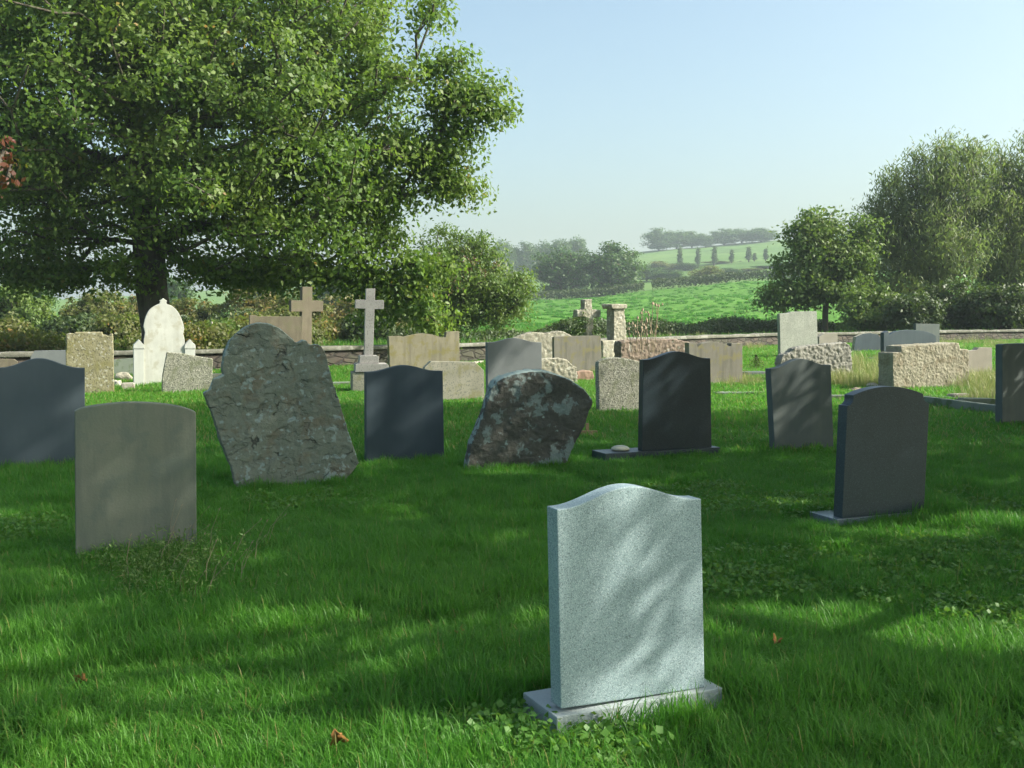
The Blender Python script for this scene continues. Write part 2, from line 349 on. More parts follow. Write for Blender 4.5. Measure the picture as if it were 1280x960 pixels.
def headstone(name, label, outline, base, th, mat, ang=ANG, bevel=.006, rough=None, voxel=.02, cat='headstone', lean=0.0, edge=None, group=G_H):
    c, u, n = face_frame(*base, ang)
    pts = to_plane(outline, c, u, n)
    if pts[0][0] > pts[-1][0]: pts = pts[::-1]
    me = prism(pts, th, bevel, sink=-.12)
    o = link(name, me, mat, loc=tuple(c), rz=ang)
    if lean: o.rotation_euler = (lean, 0, ang)
    if edge is not None:
        me.materials.append(edge)
        for f in me.polygons:
            if abs(f.normal.y) < .8: f.material_index = 1
    if rough: roughen(o, voxel, rough)
    tag(o, label, cat, group)
    xs = [q[0] for q in pts]; STONES.append((c, u, n, min(xs), max(xs), 0, th))
    return o
def box_mesh(x0, x1, y0, y1, z0, z1, bevel=.006):
    return prism([(x0,z0),(x0,z1),(x1,z1),(x1,z0)], y1-y0, bevel, y0=y0)

# ---- foreground white granite headstone
def on_plinth(name, label, tab, base, zp, plx, depth, th, mat, pm, back=.04, top=None, ANG=ANG):
    """plx: pixels of the left and right end of the plinth's top front edge"""
    c, u, n = face_frame(*base, ANG, zp)
    root = empty(name, (c[0], c[1], 0), ANG); tag(root, label, 'headstone', G_H)
    P = to_plane(plx, c, u, n)
    me = box_mesh(P[0][0], P[1][0], 0, depth, -.06, zp, .004); link('plinth', me, pm, root)
    pts = to_plane(tab, c, u, n)
    if pts[0][0] > pts[-1][0]: pts = pts[::-1]
    me = prism([(x, max(z, .0)) for x, z in pts], th, .005, y0=back)
    t = link('tablet', me, mat, root, loc=(0, 0, zp+.001))
    if top is not None:
        me.materials.append(top)
        for f in me.polygons:
            if f.normal.z > .5: f.material_index = 1  # upward faces take a paler stone: light on the top put into colour
    STONES.append((c, u, n, P[0][0]-.06, P[1][0]+.02, -.03, depth)); PLINTHS.append((c, u, n, P[0][0]-.3, P[0][0]+.22, -.3, depth))
    return root, c, u, n
A_top = ogee(701, 639, 882, 625, 610, pw=1.0, flat=.02)
on_plinth('granite_headstone', 'pale speckled granite headstone with wavy top on a plinth, nearest the camera',
          [(706,890)]+A_top+[(886.5,866)], (795,879), .085, [(696,896),(903,868)], .29, .085, M['granite'], M['granite_edge'], back=.03, ANG=math.radians(25))
I_top = ogee(806, 450, 890, 448, 439.5, pw=1.1, flat=.02)
_, cI, uI, nI = on_plinth('black_headstone', 'glossy black granite headstone with wavy top, small cream dish on its plinth',
          [(804,565)]+I_top+[(891.5,560)], (848,562), .09, [(757,568),(900,559)], .32, .09, M['black_granite'], M['dark_granite'], back=.03, top=M['dark_granite'])
K_top = [(1060.5,507.5),(1064,507)]+smooth_pts([(1064.5,506),(1067.5,502),(1068,495)],3)+arch(1068,494.5,1155,492.5,483.5)+smooth_pts([(1155.5,493),(1156.5,500),(1161,504)],3)+[(1163,505)]
on_plinth('charcoal_headstone', 'charcoal granite headstone with shallow arched top and nicked shoulders, on a thin plinth at right',
          [(1054,649)]+K_top+[(1156.5,640)], (1105,644), .05, [(1046,651),(1163,641)], .33, .10, M['dark_granite'], M['sky_sheen'], back=.012)

# ---- foreground stones
headstone('headstone', 'dark blue grey headstone with wavy top, cut by the left edge of the view',
          [(-9,592)]+ogee(-8,460,106,460,448)+[(106,589)], (50,590), .09, M['slate_blue'])
headstone('headstone', 'weathered grey green sandstone headstone with low arched top, weeds at its foot',
          [(94,697)]+smooth_pts([(93,514),(105,509.5),(135,505),(165,503),(200,504.5),(228,509),(245,515)],4)+[(246,680)], (168,694), .095, M['sandstone_grey'], bevel=.008)
headstone('leaning_headstone', 'large cracked old stone with rounded head leaning far to the left',
          [(299.5,611),(289,583),(276,552),(265.6,518),(255.5,492),(263,487),(268,474),(281,469),(278.6,463),(279.5,452),(282,440),(290,423),(297,416),(306,410),(315,405.5),(324,403.5),(333,403.5),(341,405),(350,409),(358,414.5),(365,421),(371,428),(376,427),(381.5,424),(386,426),(389,431),(396,430),(402,431),(406,436),(409,443),(414,463),(428,510),(441.5,557),(449,579),(441,590),(434,597),(427,610)],
          (365,609), .13, M['old_slab'], rough=[(.22,.028),(.05,.014)], voxel=.012, bevel=.0, lean=math.radians(-3))
headstone('headstone', 'smooth dark slate headstone with wavy top between the two leaning old stones',
          [(458,581)]+ogee(457.5,465,553.5,463.5,456.5)+[(555.5,577)], (506,578), .085, M['slate_dark'])
headstone('leaning_headstone', 'squat brown headstone leaning right, arched top crusted with pale lichen',
          [(580,590),(588,555),(596,535),(602,519),(607,500),(612,483),(619,475),(627.5,471),(638,467),(650,464),(661,462.5),(672.5,462.5),(682,464),(692,467),(703,471),(713,476),(722,482),(729,488),(734,494),(739,502),(734,513),(729,533),(717.5,555),(709,579)],
          (645,587), .16, M['brown_lichen'], rough=[(.2,.03),(.04,.014)], voxel=.012, bevel=0, lean=math.radians(6), ang=math.radians(14))
headstone('headstone', 'dark green grey wavy topped headstone with pale streaks, right of the glossy black headstone',
          [(970,567)]+ogee(963,461,1038.5,456,448.5,pw=1.05)+[(1043,563)], (1006,565), .10, M['green_grey'])
headstone('headstone', 'tall dark green grey headstone cut by the right edge of the view',
          [(1253,535),(1253,431),(1256,430),(1325,428),(1326,530)], (1288,532), .12, M['green_grey'])
headstone('headstone', 'mid grey wavy topped headstone standing behind the squat brown leaning headstone',
          [(610,512)]+ogee(609,428,677,428,422.5)+[(678,508)], (643,510), .09, M['grey_ogee'])
headstone('headstone', 'speckled limestone headstone with uneven arched top, just left of the black headstone',
          [(749,519)]+smooth_pts([(747.5,453),(755,449),(765,447),(778,447.5),(792,450),(806,454),(815,459)],3)+[(815,515)], (780,517), .11, M['speckle'], rough=[(.05,.012)], voxel=.015, bevel=0)

# ---- middle and back rows
headstone('headstone', 'yellow brown mottled square headstone with notched top corners',
          [(82.5,496),(82,418),(86,416.5),(93,417),(94,415),(128,415),(129,420),(132,418),(136,421),(138,417),(141.5,417),(143,494)], (112,495), .14, M['tan_rough'], rough=[(.05,.014)], voxel=.02, bevel=0)
headstone('headstone', 'plain grey headstone partly hidden behind the yellow brown mottled stone',
          [(37,480),(38,447),(43,438.5),(90,437.5),(110,440),(111,478)], (74,479), .09, M['grey_ogee'])
headstone('headstone', 'low cream topped stone at the far left edge behind the blue grey headstone',
          [(-26,476),(-25,450),(-5,448.5),(18,449),(22,452),(22,474)], (0,475), .12, M['brown_sand'])
headstone('tilted_headstone', 'speckled grey brown headstone tilted to the right beside the white gothic stone',
          [(202,494),(203,470),(208.7,440),(225,441.5),(245,445),(266.5,448.5),(265.5,470),(264.5,482),(257,492)], (230,493), .12, M['speckle'], rough=[(.05,.012)], voxel=.015, bevel=0)
headstone('grave_slab', 'low grey green stone panel between the mottled stone and the white gothic stone',
          [(138,471),(138,450),(167,447.5),(176,447.5),(176,470)], (158,471), .10, M['kerb'], cat='grave stone')
headstone('headstone', 'pale brown flat headstone with a cross rising at its right, behind the large leaning stone',
          [(312,478),(312,394),(321,394),(321.5,395.5),(377,395.5),(377,477)], (345,478), .12, M['brown_sand'])
headstone('stone_cross', 'brown sandstone cross beside the flat brown headstone',
          [(375.5,474),(377.5,389.5),(364,389.5),(364,375.5),(378,375.5),(378,358.5),(390.5,358.5),(390.3,375.5),(404,376),(404,389.5),(390,389.5),(389.5,474)], (383,474), .17, M['brown_sand'], cat='cross', group='stone crosses', ang=math.radians(30))
headstone('headstone', 'long yellow stained double headstone with wavy top and raised square right end',
          [(488,472),(486,420.5),(502,420)]+smooth_pts([(504,421.5),(512,419.5),(522,417.5),(532,417),(543,419),(551,421.5),(557,421.5)],3)+[(558.5,415),(574,414),(575,470)], (530,471), .16, M['yellow_sand'])
headstone('headstone', 'pale sandstone headstone with clipped top corners right of the dark slate headstone',
          [(525,503),(531,459),(539,451.5),(594,452.5),(605,463),(606,501)], (565,502), .12, M['pale_sand'], bevel=.01)
headstone('headstone', 'mossy stone with low gabled top behind the mid grey wavy topped headstone',
          [(640,457),(642,423),(655,417.5),(665,415),(685,416.5),(697,413.5),(706,415),(715,419.5),(716,456)], (678,457), .2, M['rough_grey'], rough=[(.1,.05)], voxel=.03, bevel=0)
headstone('headstone', 'purple brown striped flat headstone on a red stone footing, below the rustic cross',
          [(693,467),(692.5,421.5),(696,420.5),(748,419.5),(751,420.5),(753,465)], (723,467), .12, M['purple_sand'])
headstone('rough_headstone', 'small rough lichened stone with broken right corner behind the squat brown headstone',
          [(668,484),(669,450),(677,448.5),(700,447.5),(709,450),(715,456),(721,459.5),(723,482)], (695,483), .16, M['rough_grey'], rough=[(.06,.05)], voxel=.02, bevel=0)
headstone('rough_block', 'long red brown rock faced grave block with dead flowers standing behind it',
          [(776,460),(776,426.5),(800,424),(845,424),(861,427.5),(866,431),(866,459)], (820,460), .4, M['red_rough'], rough=[(.09,.07),(.03,.02)], voxel=.025, bevel=0, cat='grave stone')
headstone('headstone', 'grey streaked sandstone headstone with low arch between two square ends',
          [(863,483),(861,428.5),(871,428.5),(872,434),(875,431.5)]+smooth_pts([(878,429.5),(886,427.5),(895,427.5),(904,429.5),(911,432.5)],3)+[(914,433),(914.5,429),(928,429),(928.5,481)], (893,482), .17, M['purple_sand'], bevel=.008)
headstone('headstone', 'tall pale concrete square headstone standing against the far wall',
          [(976,450),(974.5,392.5),(987,391),(989,389.5),(1021,389),(1023,449)], (999,450), .13, M['concrete'])
headstone('small_block', 'small brownish block just right of the tall pale square headstone',
          [(1024,437),(1024,421),(1031,417),(1047,416.5),(1047,436)], (1036,437), .25, M['concrete_brown'], cat='grave stone')
headstone('rough_headstone', 'grey rock faced stone with stepped rising top, behind the dark green grey headstone',
          [(975,476),(976,449),(980,443),(990,440),(991,436),(1000,433.5),(1023,431),(1040,429.5),(1057,428),(1064,434),(1066,461),(1065,476)], (1020,477), .22, M['dark_rough'], rough=[(.06,.065),(.03,.02)], voxel=.02, bevel=0)
headstone('rough_headstone', 'broad pale rock faced stone with dark side and stepped top corners',
          [(1117,488),(1116,441),(1126,440.5),(1126.5,432.5),(1160,430.5),(1199,428.5),(1200,436),(1211,437),(1212,487)], (1163,488), .42, M['light_rough'], rough=[(.035,.03),(.15,.02)], voxel=.016, bevel=0)
headstone('small_headstone', 'small brownish concrete slab just right of the broad pale rock faced stone',
          [(1208,479),(1209,439),(1221,437.5),(1224,434.5),(1240,434.5),(1241,478)], (1225,479), .14, M['concrete_brown'], cat='grave stone')
headstone('headstone', 'shaded grey stone with arched streaked panel in front of the far wall, below the willow',
          [(1105,449),(1105,416),(1110,413.5)]+smooth_pts([(1112,419),(1120,414.5),(1135,412.5),(1150,413),(1163,416),(1170,420)],3)+[(1171,448)], (1138,449), .16, M['slate_dark'])
headstone('headstone', 'flat green grey slab standing behind the arched streaked stone',
          [(1145,443),(1145,404.5),(1174.5,405),(1174.5,442)], (1160,443), .12, M['green_grey'])
headstone('headstone', 'dark low arched stone with a pale rim leaning near the far wall',
          [(1066,442),(1070,421),(1079,417),(1088,416),(1097,418),(1101,423),(1101,441)], (1084,442), .14, M['slate_dark'], edge=M['pale_sand'])

def child_prism(root, nm, outline, c, u, n, th, mat, y0=0, bevel=.006, rough=None, voxel=.02, sink=None):
    pts = to_plane(outline, c, u, n)
    if pts[0][0] > pts[-1][0]: pts = pts[::-1]
    if sink is not None: pts = [(x, sink if z < .03 else z) for x, z in pts]
    o = link(nm, prism(pts, th, bevel, y0=y0), mat, root)
    if rough: roughen(o, voxel, rough)
    return o
# white gothic monument
c, u, n = face_frame(205, 484, ANG)
g = empty('gothic_headstone', tuple(c), ANG); tag(g, 'tall white gothic headstone with pointed arch, finial and two side piers', 'headstone', G_H)
child_prism(g, 'tablet', [(180,483),(180,425),(181.5,416),(179.5,408),(181,400)]+smooth_pts([(183,394),(187,387),(193,382.5),(199.5,379.5)],3)+[(200.5,377),(199.5,375.5),(202,374.5),(204,372.5),(206.5,374.5),(209,376),(208,378),(208.5,380)]+smooth_pts([(209,380),(216,383),(222,389),(226,396),(229,404)],3)+[(230.5,411),(229,417),(231,425),(231,483)], c, u, n, .14, M['white_marble'], y0=.03, bevel=.01, sink=-.1)
for xa, xb in ((167,180),(231,244)):
    pr = child_prism(g, 'pier', [(xa,484),(xa,436),(xb,436),(xb,484)], c, u, n, .2, M['marble_clean'], y0=0, sink=-.1)
    child_prism(pr, 'pier_cap', [(xa-.5,435.8),(xa,431),(xa+3,428),((xa+xb)/2,424),(xb-3,428),(xb,431),(xb+.5,435.8)], c, u, n, .22, M['marble_clean'], y0=-.01)
child_prism(g, 'base_ledge', [(180.4,484),(180.4,480),(230.6,480),(230.6,484)], c, u, n, .03, M['marble_clean'], y0=-.005, sink=-.1)
# pale cross on stepped base
c, u, n = face_frame(463, 492, math.radians(12))
g = empty('stone_cross', tuple(c), math.radians(12)); tag(g, 'tall pale grey cross on a stepped base and brown pedestal', 'cross', 'stone crosses')
child_prism(g, 'cross', [(456,445),(457.3,386),(444.7,385.5),(445,374.5),(458,374.5),(458.3,360.5),(470,360.5),(469.5,375),(481,375.2),(480.7,386.5),(469,386.5),(467.2,445)], c, u, n, .16, M['grey_marble'], y0=.16)
child_prism(g, 'step', [(449.5,454.5),(450,445.3),(452,444.9),(472,444.9),(474,446),(474,454.5)], c, u, n, .36, M['grey_marble'], y0=.06)
child_prism(g, 'step', [(444,465),(444.5,455.8),(447,454.8),(484,454.8),(486,457),(486,465)], c, u, n, .5, M['grey_marble'], y0=-.02)
child_prism(g, 'pedestal', [(440,492),(440,465.3),(488,465.3),(488,492)], c, u, n, .5, M['pale_sand'], y0=0, bevel=.02, sink=-.1)
# rustic cross with ivy
c, u, n = face_frame(738, 452, math.radians(25))
g = empty('rustic_cross', tuple(c), math.radians(25)); tag(g, 'rough rustic stone cross wrapped in ivy, against the green field', 'cross', 'stone crosses')
child_prism(g, 'cross', [(732,452),(733,418),(731.5,396),(721.5,396),(721,387.5),(730.5,387),(731,374.5),(740,374),(740.5,387),(751,387.5),(751.5,396),(741,396.5),(742.5,418),(744,452)], c, u, n, .26, M['rough_grey'], y0=0, rough=[(.07,.04)], voxel=.018, bevel=0, sink=-.1)
IVY = (g, c.copy(), math.radians(25))
# column
c, u, n = face_frame(775, 452, math.radians(30))
g = empty('stone_pillar', tuple(c), math.radians(30)); tag(g, 'rough tapering stone pillar with a square cap, right of the rustic cross', 'pillar')
child_prism(g, 'shaft', [(767,452),(767.5,425),(767,386),(780.5,386),(784,424),(785,452)], c, u, n, .38, M['rough_grey'], y0=0, rough=[(.07,.05)], voxel=.025, bevel=0, sink=-.1)
child_prism(g, 'cap', [(764,386),(762.5,382),(763.5,380),(781.5,380),(783,381.5),(782,386)], c, u, n, .52, M['rough_grey'], y0=-.07, rough=[(.1,.03)], voxel=.02, bevel=0)
child_prism(g, 'base_block', [(752,455),(752,425.5),(790,425),(790,455)], c, u, n, .6, M['rough_grey'], y0=-.05, rough=[(.1,.05)], voxel=.03, bevel=0, sink=-.1)
# footing under the striped stone
headstone('stone_footing', 'red brown footing stone lying below the purple brown striped headstone',
          [(720,477),(721,465),(733,463.5),(741,464),(743,470),(743,477)], (732,477), .25, M['terracotta'], rough=[(.08,.04)], voxel=.02, bevel=0, cat='footing stone', group='loose stones')
# small wooden cross
c, u, n = face_frame(735, 548, math.radians(10))
g = empty('wooden_cross', tuple(c), math.radians(10)); tag(g, 'tiny bare wooden grave cross in the grass beside the squat brown headstone', 'cross')
child_prism(g, 'upright', [(732.4,548.5),(732.4,529),(736.2,529),(736.2,548.5)], c, u, n, .02, M['wood'], bevel=.002, sink=-.05)
child_prism(g, 'crossbar', [(723,543.5),(723,538),(746.5,538),(746.5,543.5)], c, u, n, .018, M['wood'], y0=-.019, bevel=.002)
# dish on the plinth
def lathe(name, prof, mat, loc, seg=32):
    V = []; Fc = []
    for r, z in prof:
        for k in range(seg): a = 2*math.pi*k/seg; V.append((r*math.cos(a), r*math.sin(a), z))
    for i in range(len(prof)-1):
        for k in range(seg): Fc.append((i*seg+k, i*seg+(k+1)%seg, (i+1)*seg+(k+1)%seg, (i+1)*seg+k))
    return link(name, np_mesh(name, V, Fc, smooth=True), mat, loc=loc)
dp = ground(776, 563.5, .09)
d_ = lathe('shallow_dish', [(0,.0),(.085,0),(.10,.012),(.095,.026),(.07,.042),(.03,.052),(.0,.054)], M['dish'], (dp[0], dp[1]+.04, .0915))
tag(d_, 'small cream domed dish lying on the plinth of the black headstone', 'dish')

def rock(name, label, px, py, w, h, d, mat, seed, cat='stone', box=False, rz=.3, z=0, group='loose stones'):
    """w,h,d metres"""
    r = random.Random(seed); bm = bmesh.new()
    if box: bmesh.ops.create_cube(bm, size=1); bmesh.ops.bevel(bm, geom=bm.edges[:], offset=.08, segments=2, affect='EDGES')
    else: bmesh.ops.create_icosphere(bm, subdivisions=3, radius=.5)
    from mathutils import noise as mn
    off = Vector((r.random()*50, r.random()*50, 0))
    for v_ in bm.verts:
        q = v_.co*2.3+off; k = 1+(.30 if not box else .07)*mn.noise(q)*1.6
        v_.co = v_.co*k; v_.co.x *= w; v_.co.y *= d; v_.co.z = v_.co.z*h+h*.38
    me = bpy.data.meshes.new(name); bm.to_mesh(me); bm.free()
    g_ = ground(px, py)
    o = link(name, me, mat, loc=(g_[0], g_[1], z), rz=rz); tag(o, label, cat, group); return o
rock('loose_rock', 'whitish rock in dry grass in front of the broad pale rock faced stone', 1091, 487, .28, .15, .2, M['rubble'], 3)
rock('loose_rock', 'brown rock in dry grass just behind the charcoal arched headstone', 1068, 492, .32, .13, .2, M['brown_rock'], 5)
rock('kerb_block', 'small squared kerb block nearest the broad pale rock faced stone', 1200, 501, .42, .14, .22, M['concrete_brown'], 6, 'kerb stone', True, .4)
rock('kerb_block', 'dark mossy squared kerb block beside the long pale topped kerb', 1221, 513, .6, .22, .25, M['kerb'], 7, 'kerb stone', True, .1)
rock('rubble_stone', 'pale squared rubble stone at the left foot of the white gothic headstone', 160, 489, .24, .18, .2, M['rubble'], 8, box=True)
rock('rubble_stone', 'small pale rubble stone leaning by the yellow brown mottled stone', 147, 486, .16, .2, .16, M['rubble'], 9)
rock('rubble_stone', 'grey brown rubble stone behind the pale squared rubble stone', 154, 477, .34, .26, .2, M['rough_grey'], 10)
rock('rubble_stone', 'pale loose stone between the tilted speckled stone and the large leaning stone', 271, 478, .26, .22, .2, M['rubble'], 11, box=True)
rock('rubble_stone', 'brownish stone under the pale loose stone beside the large leaning stone', 273, 486, .34, .16, .25, M['brown_rock'], 12)
for i, (px, py, w_, h_, z_, lb) in enumerate([(592,452,.5,.17,0,'lowest wide pale slab of the broken stack at the far wall'),(590,452,.36,.15,.15,'middle pale slab of the broken stack at the far wall'),(591,452,.42,.13,.28,'topmost pale slab of the broken stack at the far wall')]):
    rock('wall_slab', lb, px, py, w_, h_, .3, M['rubble'], 20+i, 'stone slab', True, .2, z_, 'broken pale slabs by the wall')
rock('flat_slab', 'flat mossy slab sunk in the grass right of the grey streaked headstone', 925, 494, .9, .07, .35, M['kerb'], 31, 'stone slab', True, .2)
rock('flat_slab', 'dark flat slab lying left of the rising rock faced stone', 942, 470, .7, .12, .4, M['green_grey'], 32, 'stone slab', True, .4)
rock('flat_slab', 'dark low slab left of the shaded arched stone near the far wall', 1093, 452, .8, .14, .4, M['slate_dark'], 33, 'stone slab', True, .1)
rock('flat_slab', 'low mossy slab in grass just left of the rustic pedestal of the pale cross', 425, 483, .7, .1, .3, M['kerb'], 34, 'stone slab', True, .2)
rock('flat_slab', 'low grey kerb piece behind the left shoulder of the charcoal arched headstone', 1048, 500, .5, .10, .2, M['kerb'], 35, 'kerb stone', True, .1)
def kerb(name, label, a, b, w_, h_, mat):
    A = ground(*a); B = ground(*b); d = B-A; ln = float(np.linalg.norm(d)); an = math.atan2(d[1], d[0])
    me = box_mesh(0, ln, 0, w_, -.1, h_, .01); o = link(name, me, mat, loc=tuple(A), rz=an); tag(o, label, 'kerb', 'grave kerbs'); return o
kerb('grave_kerb', 'long kerb with pale top edge running to the right edge headstone', (1150,508), (1262,524), .12, .17, M['kerb'])
kerb('grave_kerb', 'back kerb piece behind the long pale topped kerb', (1150,499), (1196,503), .1, .08, M['kerb'])
kerb('grave_kerb', 'thin pale kerb across the grass left of the tall pale square headstone', (926,449.5), (974,448), .14, .07, M['concrete'])
kerb('grave_kerb', 'thin pale kerb right of the rising rock faced stone', (1068,449), (1104,450), .14, .07, M['concrete'])
kerb('grave_kerb', 'weathered pale kerb in front of the broken stack at the far wall', (574,462), (606,456), .14, .12, M['rubble'])

# ------------------------------------------------------------------ churchyard wall
WP = [(-700,22.5),(-100,24.3),(10,25),(130,26),(250,27),(450,29.5),(640,33),(760,36.5),(950,43.5),(1200,50),(1450,57),(2000,70)]
wl = [(at(px, 385, Y)[0], Y) for px, Y in WP]
def strip_box(line, hw, z0, z1, zj=0, step=.7, lat=0, seed=1):
    r = random.Random(seed); P = []
    for (x0,y0),(x1,y1) in zip(line[:-1], line[1:]):
        d = math.hypot(x1-x0, y1-y0); k = max(1, int(d/step))
        for i in range(k): P.append((x0+(x1-x0)*i/k, y0+(y1-y0)*i/k))
    P.append(line[-1]); V = []; Fc = []
    for i, (x, y) in enumerate(P):
        a = P[max(i-1,0)]; b_ = P[min(i+1,len(P)-1)]; dx, dy = b_[0]-a[0], b_[1]-a[1]; l_ = math.hypot(dx, dy); nx, ny = -dy/l_, dx/l_
        h1 = z1+(r.random()-.5)*zj; j1 = hw+(r.random()-.5)*lat; j2 = hw+(r.random()-.5)*lat
        V += [(x-nx*j1, y-ny*j1, z0), (x-nx*j1, y-ny*j1, h1), (x+nx*j2, y+ny*j2, h1+(r.random()-.5)*zj*.5), (x+nx*j2, y+ny*j2, z0)]
    for i in range(len(P)-1):
        for k in range(4): Fc.append((i*4+k, i*4+(k+1)%4, (i+1)*4+(k+1)%4, (i+1)*4+k))
    Fc.append((3,2,1,0)); q = (len(P)-1)*4; Fc.append((q,q+1,q+2,q+3))
    return np_mesh('wall', V, Fc)
g = empty('churchyard_wall', (wl[4][0], wl[4][1], 0)); tag(g, 'low coursed stone wall with pale coping along the far side of the churchyard', 'wall')
inv = (-wl[4][0], -wl[4][1], 0)
link('wall_body', strip_box(wl, .19, -.5, .46, 0, 2), M['wall'], g, loc=inv)
cpo = link('coping', strip_box(wl, .25, .462, .575, .03, .45, .05), M['coping'], g, loc=inv)
bv = cpo.modifiers.new('bevel', 'BEVEL'); bv.width = .02; bv.segments = 2

# ------------------------------------------------------------------ terrain
wx = np.array([p_[0] for p_ in wl]); wy = np.array([p_[1] for p_ in wl])
def sstep(t): t = np.clip(t, 0, 1); return t*t*(3-2*t)
def terr(X, Y):
    X = np.asarray(X, float); Y = np.asarray(Y, float)
    dw = Y-np.interp(X, wx, wy)
    zf = 2.7+.083*np.clip(X, -25, 110)
    z70 = -.35
    z = np.where(dw < 0, 0, -.35*sstep(dw/8))
    t = np.clip((Y-78)/(222-78), 0, 1)
    z = np.where(Y > 78, z70+(zf-z70)*(t**1.15), z)
    zh = 29.5+.088*np.clip(X-27, -400, 200)
    t2 = np.clip((Y-222)/(620-222), 0, 1)
    z = np.where(Y > 222, zf+(zh-zf)*(t2**1.5), z)
    z = np.where(Y > 620, zh-np.clip((Y-620)*.02, 0, 25), z)
    z = z+np.where(Y > 85, .25*np.sin(X*.11+Y*.07)+.12*np.sin(X*.31-Y*.2), 0)*np.clip((Y-85)/40, 0, 1)
    return z
ys = np.concatenate([np.arange(-40, 0, 4), np.arange(0, 60, 1.0), np.arange(60, 240, 3), np.arange(240, 660, 8), np.arange(660, 1500, 60), [2200]])
xs = np.concatenate([-np.geomspace(1600, 60, 34), np.arange(-58, 60, 2.0), np.geomspace(60, 1600, 34)])
XX, YY = np.meshgrid(xs, ys); ZZ = terr(XX, YY)
V = np.stack([XX, YY, ZZ], -1).reshape(-1, 3); nx_, ny_ = len(xs), len(ys)
I_, J_ = np.meshgrid(np.arange(nx_-1), np.arange(ny_-1)); q = (J_*nx_+I_).ravel()
Fq = np.stack([q, q+1, q+1+nx_, q+nx_], 1)
me = np_mesh('ground', V, Fq, smooth=True)
go = link('ground', me, [M['soil'], M['rough_ground'], M['field'], M['hill']]); tag(go, kind='structure')
cy_ = V[Fq].mean(1); dwf = cy_[:,1]-np.interp(cy_[:,0], wx, wy)
mi = np.where(cy_[:,1] > 228, 3, np.where(cy_[:,1] > 84, 2, np.where(dwf > 0, 1, 0)))
me.polygons.foreach_set('material_index', mi.astype(np.int32))

# ------------------------------------------------------------------ leaves and trees
def norm(a): return a/(np.linalg.norm(a, axis=-1, keepdims=True)+1e-9)
def leaves_mesh(name, C, size, clump, r, aspect=.55, nrm=None, droop=0.0, fold=.25):
    n_ = len(C)
    if nrm is None: nrm = np.zeros((n_,3)); nrm[:,2] = 1
    nn = norm(nrm+r.normal(0, .75, (n_,3)))
    t = norm(np.cross(nn, r.normal(0, 1, (n_,3))))
    if droop: t = norm(t+np.array([0,0,-droop])); nn = norm(nn-t*np.sum(nn*t,1,keepdims=True))
    b = np.cross(nn, t)
    s = (size*r.uniform(.65, 1.35, n_))[:,None]
    p0 = C-t*s*.5; p2 = C+t*s*.5; p1 = C+b*s*aspect*.5+nn*s*fold*.4-t*s*.08; p3 = C-b*s*aspect*.5+nn*s*fold*.4-t*s*.08
    V = np.stack([p0, p1, p2, p3], 1).reshape(-1, 3)
    Fc = np.arange(n_*4).reshape(-1, 4)
    rn = np.repeat(r.random(n_), 4); cl = np.repeat(clump, 4)
    return np_mesh(name, V, Fc, attrs={'rnd': rn, 'clump': cl})
def tube_mesh(name, segs, sides=6):
    """segs: list of (p0,r0,p1,r1)"""
    V = []; Fc = []
    for p0, r0, p1, r1 in segs:
        p0 = np.array(p0, float); p1 = np.array(p1, float); d = norm(p1-p0)
        a = norm(np.cross(d, [0.13,.31,.94] if abs(d[2]) < .9 else [1,0,.1])); b_ = np.cross(d, a); k0 = len(V)
        sd = sides if r0 > .04 else 4
        for p_, r_ in ((p0-d*r0*.3, r0), (p1+d*r1*.3, r1)):
            for k in range(sd):
                th = 2*math.pi*k/sd; V.append(p_+r_*(math.cos(th)*a+math.sin(th)*b_))
        for k in range(sd): Fc.append((k0+k, k0+(k+1)%sd, k0+sd+(k+1)%sd, k0+sd+k))
    return np_mesh(name, V, Fc, smooth=True)
def skeleton(trunk, targets, rad0, rtip, r):
    """trunk: list of points; returns tube segments with pipe-model radii"""
    nodes = [np.array(p_, float) for p_ in trunk]; par = [-1]+list(range(len(trunk)-1)); cost = [0.0]
    for i in range(1, len(nodes)): cost.append(cost[-1]+np.linalg.norm(nodes[i]-nodes[i-1])*.3)
    first = max(1, int(len(trunk)*.45))
    top = nodes[-1]; order = np.argsort(np.linalg.norm(targets-top, axis=1)); leafs = []
    for k in order:
        T = targets[k]; A = np.array(nodes); d = np.linalg.norm(A-T, axis=1)+.35*np.array(cost); d[:first] += 50
        # prefer attaching from below
        d += np.clip(A[:,2]-T[2], 0, None)*.8
        j = int(np.argmin(d)); L_ = np.linalg.norm(nodes[j]-T); m_ = max(1, min(5, int(L_/.9))); prev = j
        for q_ in range(1, m_+1):
            f = q_/m_; P_ = nodes[j]*(1-f)+T*f
            if q_ < m_: P_ = P_+r.normal(0, .07*L_, 3)+np.array([0,0,.06*L_*math.sin(math.pi*f)])
            nodes.append(P_); par.append(prev); cost.append(cost[prev]+np.linalg.norm(P_-nodes[prev])); prev = len(nodes)-1
        leafs.append(prev)
    cnt = np.zeros(len(nodes))
    for l_ in leafs:
        i = l_
        while i >= 0: cnt[i] += 1; i = par[i]
    tot = max(cnt.max(), 1)
    R = rtip+(rad0-rtip)*(cnt/tot)**.55
    nt0 = len(trunk)
    for i in range(nt0): R[i] = max(R[i], rad0*(1-.55*i/nt0))
    R[0] *= 1.25
    return [(nodes[par[i]], R[par[i]] if i < nt0 or cnt[par[i]] < 1.7*cnt[i] else min(R[par[i]], R[i]*1.35), nodes[i], R[i]) for i in range(1, len(nodes))]
